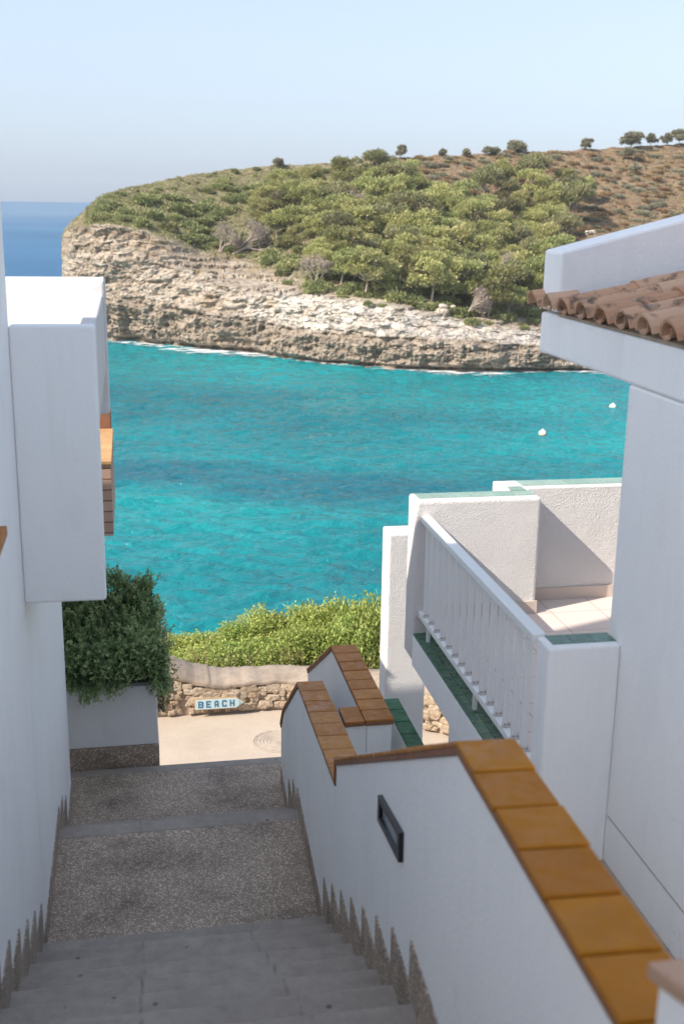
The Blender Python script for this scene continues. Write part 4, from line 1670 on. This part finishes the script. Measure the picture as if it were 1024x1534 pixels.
# ------------------------------------------------------------------ trees and scrub
def crown_quads(rng, lobes, n_tuft, face, flat=0.62, per=5):
    """lobes: list of (centre, radius)"""
    ws = np.array([r ** 2 for _, r in lobes])
    w = rng.choice(len(lobes), n_tuft, p=ws / ws.sum())
    c = np.array([l[0] for l in lobes])[w]
    r = np.array([l[1] for l in lobes])[w]
    d = unit(rng.normal(size=(n_tuft, 3)))
    d[:, 2] = np.where(d[:, 2] < -0.25, -d[:, 2] * 0.6, d[:, 2])
    d = unit(d)
    C = c + d * (r * rng.uniform(0.72, 1.06, n_tuft))[:, None] * np.array([1, 1, flat])
    P = (C[:, None, :] + rng.normal(0, face * 0.42, (n_tuft, per, 3))).reshape(-1, 3)
    D = unit((d[:, None, :] * 0.9 + np.array([0, 0, 0.45]) + rng.normal(0, 0.6, (n_tuft, per, 3))).reshape(-1, 3))
    L = face * rng.uniform(0.6, 1.3, len(P))
    tl_ = rng.uniform(0, 1, len(lobes))
    tn = np.repeat(np.clip(tl_[w] * 0.6 + rng.uniform(0, 0.4, n_tuft), 0, 1), per)
    return leaf_quads(P, D, L, L * 0.62, rng=rng), tn


def tree_proto(name, label, cat, group, seed, h, w, nl, tufts, face, mat, bark, lean=(0, 0), flat=0.6, low=0.45):
    """tapered trunk with limbs that end in the lobes of the crown"""
    rng = np.random.default_rng(seed)
    root = thing(name, label, cat, (0, 0, 0), group)
    m = MB()
    lobes = []
    base = Vector((0, 0, -0.3))
    fork = Vector((lean[0] * h * 0.35, lean[1] * h * 0.35, h * 0.34))
    m.tube(base, fork, 0.045 * h * 0.6, 0.030 * h * 0.6, 7)
    for i in range(nl):
        a = 2 * math.pi * (i / nl) + rng.uniform(-0.4, 0.4)
        rr_ = w * 0.5 * rng.uniform(0.25, 0.78) if i else 0.0
        z = h * rng.uniform(low, 0.86) if i else h * 0.84
        c = Vector((lean[0] * h * z / h + rr_ * math.cos(a), lean[1] * h * z / h + rr_ * math.sin(a), z))
        R_l = w * rng.uniform(0.13, 0.23)
        lobes.append((np.array(c), R_l))
        mid = fork.lerp(c, 0.5) + Vector((rng.normal(0, 0.06 * w), rng.normal(0, 0.06 * w), -0.04 * h))
        m.tube(fork, mid, 0.020 * h * 0.6, 0.013 * h * 0.6, 5)
        m.tube(mid, c, 0.013 * h * 0.6, 0.005 * h * 0.6, 5)
        for q in range(3):
            e = c + Vector(rng.normal(0, R_l * 0.6, 3))
            m.tube(mid.lerp(c, 0.6), e, 0.007 * h * 0.6, 0.003 * h * 0.6, 4)
    m.build("trunk", bark, root)
    cq, tn = crown_quads(rng, lobes, tufts, face, flat)
    quads_mesh("crown", cq, mat, root, tone=tn)
    return root


def scatter(protos, places, base_z=0.0):
    first = {}
    for (pt, k, sc, rz, label) in places:
        if k not in first:
            o = protos[k]
            first[k] = o
        else:
            o = copy_tree(protos[k])
        o.location = (float(pt[0]), float(pt[1]), float(pt[2]) + base_z)
        o.scale = (sc[0], sc[0], sc[1]) if isinstance(sc, tuple) else (sc, sc, sc)
        o.rotation_euler = (0, 0, rz)
        if label:
            o["label"] = label


PG = "aleppo pines on the far slope"
pl_label = "bushy light green aleppo pine among the pines covering the slope above the white cliff"
pines = [tree_proto("pine_tree", pl_label, "pine tree", PG, 100 + i, 6.6, 7.6, 11 + i % 4, 1300, 0.36, PINE if i % 4 else PINE_GREY, BARK, lean=(0.10 + 0.06 * (i % 3), 0), low=0.34, flat=0.8) for i in range(8)]


def inside(poly, x, y):
    c = False
    j = len(poly) - 1
    for i in range(len(poly)):
        xi, yi = poly[i]
        xj, yj = poly[j]
        if (yi > y) != (yj > y) and x < (xj - xi) * (y - yi) / (yj - yi) + xi:
            c = not c
        j = i
    return c


BARE = [("wind-combed bare grey pine above the pale rock ledge at left", 348, 380, 9.5, 1.0, 1),
        ("bare grey pine with upright twigs left of the wind-combed one", 330, 376, 6.0, 0.4, 2),
        ("pale forked bare pine in the middle of the belt", 508, 330, 7.5, 0.45, 3),
        ("bare sprawling grey pine low in the belt above the cliff", 728, 440, 9.0, 0.7, 4),
        ("bare grey branches at the right end of the pine belt", 815, 305, 7.0, 0.5, 5),
        ("bare brown pine above the white cliff face", 470, 440, 6.0, 0.3, 6),
        ("bare grey pine at the lower right edge of the belt near the eave", 690, 476, 6.0, 0.6, 7)]
BELT = [(400, 295), (470, 276), (560, 270), (622, 278), (640, 300), (700, 312), (730, 285), (800, 275), (862, 292), (885, 318), (850, 345), (830, 385), (812, 470), (760, 478), (700, 470), (640, 462), (570, 448), (520, 438), (478, 420), (480, 395), (430, 372), (395, 345), (370, 310)]
pts = []
rs = random.Random(21)
tries = 0
while tries < 9000 and len(pts) < 165:
    tries += 1
    x, y = rs.uniform(365, 890), rs.uniform(258, 480)
    if not inside(BELT, x, y):
        continue
    if any(abs(x - b[2] - 8) < 30 and -18 < y - b[3] < 16 for b in BARE):
        continue
    if 620 < x < 720 and 300 < y < 318 and rs.random() < 0.6:
        continue
    if all(((x - a) / 27.0) ** 2 + ((y - b) / 17.0) ** 2 > 1 for a, b in pts):
        pts.append((x, y))
places = []
for i, (x, y) in enumerate(sorted(pts, key=lambda q: q[1])):
    pt, k = land(x, y)
    s_ = rs.uniform(0.72, 1.25) * min(1.0, 0.45 + (IR - k) / 60.0)
    places.append((pt, i % 8, (s_, s_ * rs.uniform(0.85, 1.1)), rs.uniform(-0.7, 0.7), None))
scatter(pines, places)

# lone trees on the skyline, each told apart by its place and shape
SKY_T = [(598, 234, 4.3, 3.8, "wind-bent dark tree standing alone on the skyline above the pine belt", (0.30, 0)),
         (662, 234, 1.9, 1.9, "smallest lone tree on the skyline, next right of the wind-bent tree", (0.1, 0)),
         (697, 231, 2.4, 2.2, "small leaning tree on the skyline before the pair of grey bushes", (0.2, 0)),
         (729, 230, 2.6, 3.0, "left bush of the grey pair on the skyline", (0, 0)),
         (741, 230, 2.2, 2.8, "right bush of the grey pair on the skyline", (0, 0)),
         (775, 230, 3.2, 8.0, "wide low grey green thicket tree on the skyline", (0, 0)),
         (877, 224, 3.8, 4.6, "round lone tree with a bare stem on the heath skyline", (0, 0)),
         (944, 224, 5.6, 9.5, "broad dark tree on the skyline at the top right", (0, 0)),
         (974, 222, 4.4, 5.2, "rounded tree beside the broad dark tree on the skyline", (0, 0)),
         (998, 222, 4.6, 5.4, "tree left of the rightmost clump on the skyline", (0, 0)),
         (1016, 222, 5.6, 7.4, "tall rounded tree at the far right end of the skyline", (0, 0)),
         (417, 251, 2.0, 4.4, "low dark bush tree on the skyline at the left end of the pine belt", (0.25, 0)),
         (940, 242, 4.2, 5.6, "grey tree just below the broad dark skyline tree", (0, 0)),
         (950, 262, 3.6, 4.6, "grey leafless looking bush tree low on the heath at right", (0, 0))]
for i, (x, y, h, w, lab, lean) in enumerate(SKY_T):
    c_ = int(np.argmin(np.abs(xs1 - x)))
    if y <= 252 and i not in (12, 13):
        pt = G[IR - 2, c_]
    else:
        pt = land(x, y)[0]
    h, w = h * 0.72, w * 0.68
    o = tree_proto("lone_tree", lab, "tree", None, 300 + i, h, w, 8 if w < 5 else 13, 480 if w < 5 else 950, 0.38, OLIVE, DARKBARK, lean, 0.78, 0.30)
    o.location = (float(pt[0]), float(pt[1]), float(pt[2]) - 0.1)


# low scrub mounds
def shrub_proto(name, label, cat, group, seed, mat, tufts, face, flat):
    rng = np.random.default_rng(seed)
    root = thing(name, label, cat, (0, 0, 0), group)
    lobes = [(np.array([rng.uniform(-0.9, 0.9), rng.uniform(-0.8, 0.8), 0.1]), rng.uniform(0.45, 0.85)) for _ in range(7)]
    cq, tn = crown_quads(rng, lobes, tufts, face, flat)
    quads_mesh("foliage", cq, mat, root, tone=tn)
    m = MB()
    for c, r in lobes:
        m.tube((0, 0, -0.2), Vector(c) + Vector((0, 0, r * 0.3)), 0.05, 0.02, 4)
    m.build("stems", DARKBARK, root)
    return root


GS = [shrub_proto("green_shrub", "low rounded green shrub of the maquis on the headland slope", "shrub", "green maquis shrubs on the headland", 400 + i, SCRUBG, 300, 0.30, 0.75) for i in range(5)]
HS = [shrub_proto("heath_shrub", "low rusty brown heath shrub on the dry upper slope", "shrub", "brown heath shrubs on the upper slope", 420 + i, SCRUBB, 240, 0.26, 0.7) for i in range(2)]
HS += [shrub_proto("heath_shrub", "low olive green shrub among the dry heath of the upper slope", "shrub", "olive shrubs on the dry heath", 430 + i, OLIVE, 260, 0.26, 0.75) for i in range(2)]
gp_, hp_ = [], []
LEFT = [(140, 318), (165, 292), (230, 276), (300, 262), (400, 252), (470, 248), (560, 244), (640, 240), (700, 238), (640, 262), (560, 262), (470, 268), (420, 285), (385, 315), (400, 350), (440, 380), (470, 405), (420, 408), (380, 395), (330, 372), (300, 378), (258, 352), (215, 343), (150, 334)]
tries = 0
got = []
while len(gp_) < 250 and tries < 20000:
    tries += 1
    x, y = rs.uniform(135, 820), rs.uniform(238, 490)
    ok = inside(LEFT, x, y)
    if not ok and inside(BELT, x, y) and rs.random() < 0.35:
        ok = True
    if not ok or any(((x - a) / 10.5) ** 2 + ((y - b) / 5.6) ** 2 < 1 for a, b in got):
        continue
    got.append((x, y))
    pt, k = land(x, y)
    s_ = rs.uniform(0.55, 1.9) * min(1.0, 0.35 + (IR - k) / 55.0)
    gp_.append((pt, len(gp_) % 5, (s_, s_ * rs.uniform(0.75, 1.25)), rs.uniform(0, 6.28), None))
while len(gp_) < 299:
    x = rs.uniform(425, 830)
    y = float(np.interp(x, TAB[:, 0], TAB[:, 4])) + rs.gauss(-1, 6)
    pt, k = land(x, y, NA + NB)
    s_ = rs.uniform(0.5, 1.5)
    gp_.append((pt, len(gp_) % 5, (s_, s_ * rs.uniform(0.75, 1.25)), rs.uniform(0, 6.28), None))
scatter(GS, gp_, -0.1)
got = []
tries = 0
while len(hp_) < 250 and tries < 20000:
    tries += 1
    x, y = rs.uniform(630, 1040), rs.uniform(224, 350)
    if inside(BELT, x, y) or y < 236 - (x - 640) * 0.035 or any(((x - a) / 9.0) ** 2 + ((y - b) / 4.4) ** 2 < 1 for a, b in got):
        continue
    got.append((x, y))
    pt, k = land(x, y)
    s_ = rs.uniform(0.5, 1.35)
    hp_.append((pt, len(hp_) % 4, (s_, s_ * rs.uniform(0.7, 1.1)), rs.uniform(0, 6.28), None))
scatter(HS, hp_, -0.1)


# wind-stripped bare pines: fans of grey branches
def bare_tree(lab, x, y, h, lean, seed):
    rng = np.random.default_rng(seed)
    pt = land(x, y)[0]
    root = thing("bare_tree", lab, "bare tree", (float(pt[0]), float(pt[1]) - 0.5, float(pt[2])))
    m = MB()
    tips = []

    def grow(p, d, L, r, depth):
        q = p + d * L
        m.tube(p, q, r, r * 0.68, 5 if depth < 2 else 4, cap=False)
        if depth >= 4:
            tips.append(np.array(q))
            return
        for _ in range(3 if depth < 2 else 4):
            nd = (d + Vector(rng.normal(0, 0.42, 3)) + Vector((lean * 0.16, -0.06, 0.06))).normalized()
            grow(q, nd, L * rng.uniform(0.62, 0.86), r * 0.62, depth + 1)

    for i in range(3):
        grow(Vector((rng.normal(0, 0.3), rng.normal(0, 0.2), -0.2)), Vector((lean + rng.normal(0, 0.25), rng.normal(0, 0.2), 0.62)).normalized(), h * 0.30, 0.030 * h, 1)
    m.build("branches", BARK, root)
    T_ = np.array(tips)
    P = np.repeat(T_, 9, 0) + rng.normal(0, 0.30, (len(T_) * 9, 3))
    D = unit(rng.normal(0, 0.6, P.shape) + np.array([lean, -0.2, 0.5]))
    L = rng.uniform(0.3, 0.7, len(P))
    quads_mesh("twigs", leaf_quads(P, D, L, L * 0.2, rng=rng), SCRUBX, root)
    return root


for a in BARE:
    bare_tree(*a)

# uncountable ground cover between the shrubs
NT = 15000
sel_r = RNG.integers(IV + 2, IR - 1, NT)
sel_c = RNG.integers(60, int(np.argmin(np.abs(xs1 - 1060))), NT)
Z_ = zone_n[sel_r, sel_c]
H_ = heath[sel_r, sel_c]
keep = RNG.uniform(0, 1, NT) < Z_ * (0.75 + 0.25 * H_)
C_ = G[sel_r[keep], sel_c[keep]]
H_ = H_[keep]
for nm, mat_, mask in (("maquis_ground_cover", SCRUBG, H_ < 0.5), ("dry_heath_ground_cover", SCRUBB, H_ >= 0.5)):
    C2 = C_[mask]
    P = (C2[:, None, :] + RNG.normal(0, 0.28, (len(C2), 7, 3)) * np.array([1, 1, 0.35])).reshape(-1, 3)
    D = unit(RNG.normal(0, 0.6, P.shape) + np.array([0, 0, 0.8]))
    L = RNG.uniform(0.18, 0.42, len(P))
    o = quads_mesh(nm, leaf_quads(P, D, L, L * 0.6), mat_)
    o["kind"] = "stuff"
    o["label"] = "low " + ("green maquis" if mat_ is SCRUBG else "brown dry heath") + " ground cover on the headland slope"

# fallen pale boulders
bo_lab = ["pale limestone boulder patch at the right edge of the pine belt", "white limestone outcrop just left of the gable parapet", "pale rock outcrop between the pines above the gable", "low pale rock showing at the foot of the pines"]
for i, (x, y, s_) in enumerate([(800, 362, 2.2), (790, 352, 1.3), (880, 348, 1.6), (660, 470, 1.6)]):
    pt = land(x, y)[0]
    root = thing("limestone_outcrop", bo_lab[i], "rock", (float(pt[0]), float(pt[1]) - 1.0, float(pt[2])))
    m = MB()
    rr2 = random.Random(50 + i)
    for k in range(9):
        bm = bmesh.new()
        bmesh.ops.create_icosphere(bm, subdivisions=2, radius=1)
        c = Vector((rr2.gauss(0, s_ * 0.38), rr2.gauss(0, 0.3), rr2.gauss(0, s_ * 0.25)))
        q = rr2.uniform(0.3, 0.75) * s_ * 0.6
        vs = []
        for v in bm.verts:
            nn_ = fbm(np.array([list(v.co * 1.6 + c)]), 3, 0.6, 5)[0]
            vs.append(c + Vector((v.co.x * 1.3, v.co.y, v.co.z * 0.8)) * q * (1 + 0.55 * nn_))
        m.add(vs, [tuple(v.index for v in f.verts) for f in bm.faces])
        bm.free()
    RK = bpy.data.materials.get("pale_limestone")
    if RK is None:
        mm = Mat("pale_limestone", 0.95, 0.1)
        mm.color(mm.ramp(mm.noise(1.5, 6, 0.7), [(0.3, (0.30, 0.23, 0.17)), (0.5, (0.55, 0.48, 0.40)), (0.7, (0.66, 0.60, 0.53))]))
        mm.bump(mm.noise(3, 6, 0.7), 0.8, 0.2)
        RK = mm.m
    m.build("rock", RK, root)

# ================================================================== BUOYS
for x, y, lab in ((812, 651, "white mooring buoy with an orange underside, the nearer one on the turquoise water"), (917, 611, "white mooring buoy farther off beside the villa wall")):
    d = ray(x, y)
    pz = d * (-25.0 / d[2])
    b = thing("mooring_buoy", lab, "buoy", (pz[0], pz[1], -25.0))
    m = MB()
    prof = [(0.02, -0.35)] + [(0.44 * math.sin(a), 0.12 - 0.44 * math.cos(a)) for a in np.linspace(0.25, 2.85, 14)] + [(0.05, 0.55)]
    m.lathe(prof, (0, 0, 0), 24)
    m.build("float", BUOYW, b, smooth=True)
    m = MB()
    m.lathe([(0.40, -0.09), (0.446, -0.02), (0.452, 0.06), (0.449, 0.10), (0.42, 0.10)], (0, 0, 0), 24)
    m.build("band", BUOYO, b, smooth=True)
    m = MB()
    m.lathe([(0.05, 0.55), (0.07, 0.60), (0.07, 0.66), (0.03, 0.68)], (0, 0, 0), 12)
    m.build("ring_post", BUOYW, b)

# ================================================================== SEA HAZE
m = MB()
m.box(-1400, 1600, -60, 2600, -31, 46)
hz = m.build("haze", Mat("unused", 0.5).m)
hm = bpy.data.materials.new("sea_haze")
hm.use_nodes = True
hn = hm.node_tree
hn.nodes.remove(hn.nodes["Principled BSDF"])
pv = hn.nodes.new("ShaderNodeVolumePrincipled")
pv.inputs["Color"].default_value = (0.90, 0.94, 1.0, 1)
pv.inputs["Density"].default_value = 0.00014
pv.inputs["Anisotropy"].default_value = 0.0
hn.links.new(pv.outputs[0], hn.nodes["Material Output"].inputs["Volume"])
hz.data.materials.clear()
hz.data.materials.append(hm)
hz["kind"] = "stuff"
hz["label"] = "thin pale sea haze"
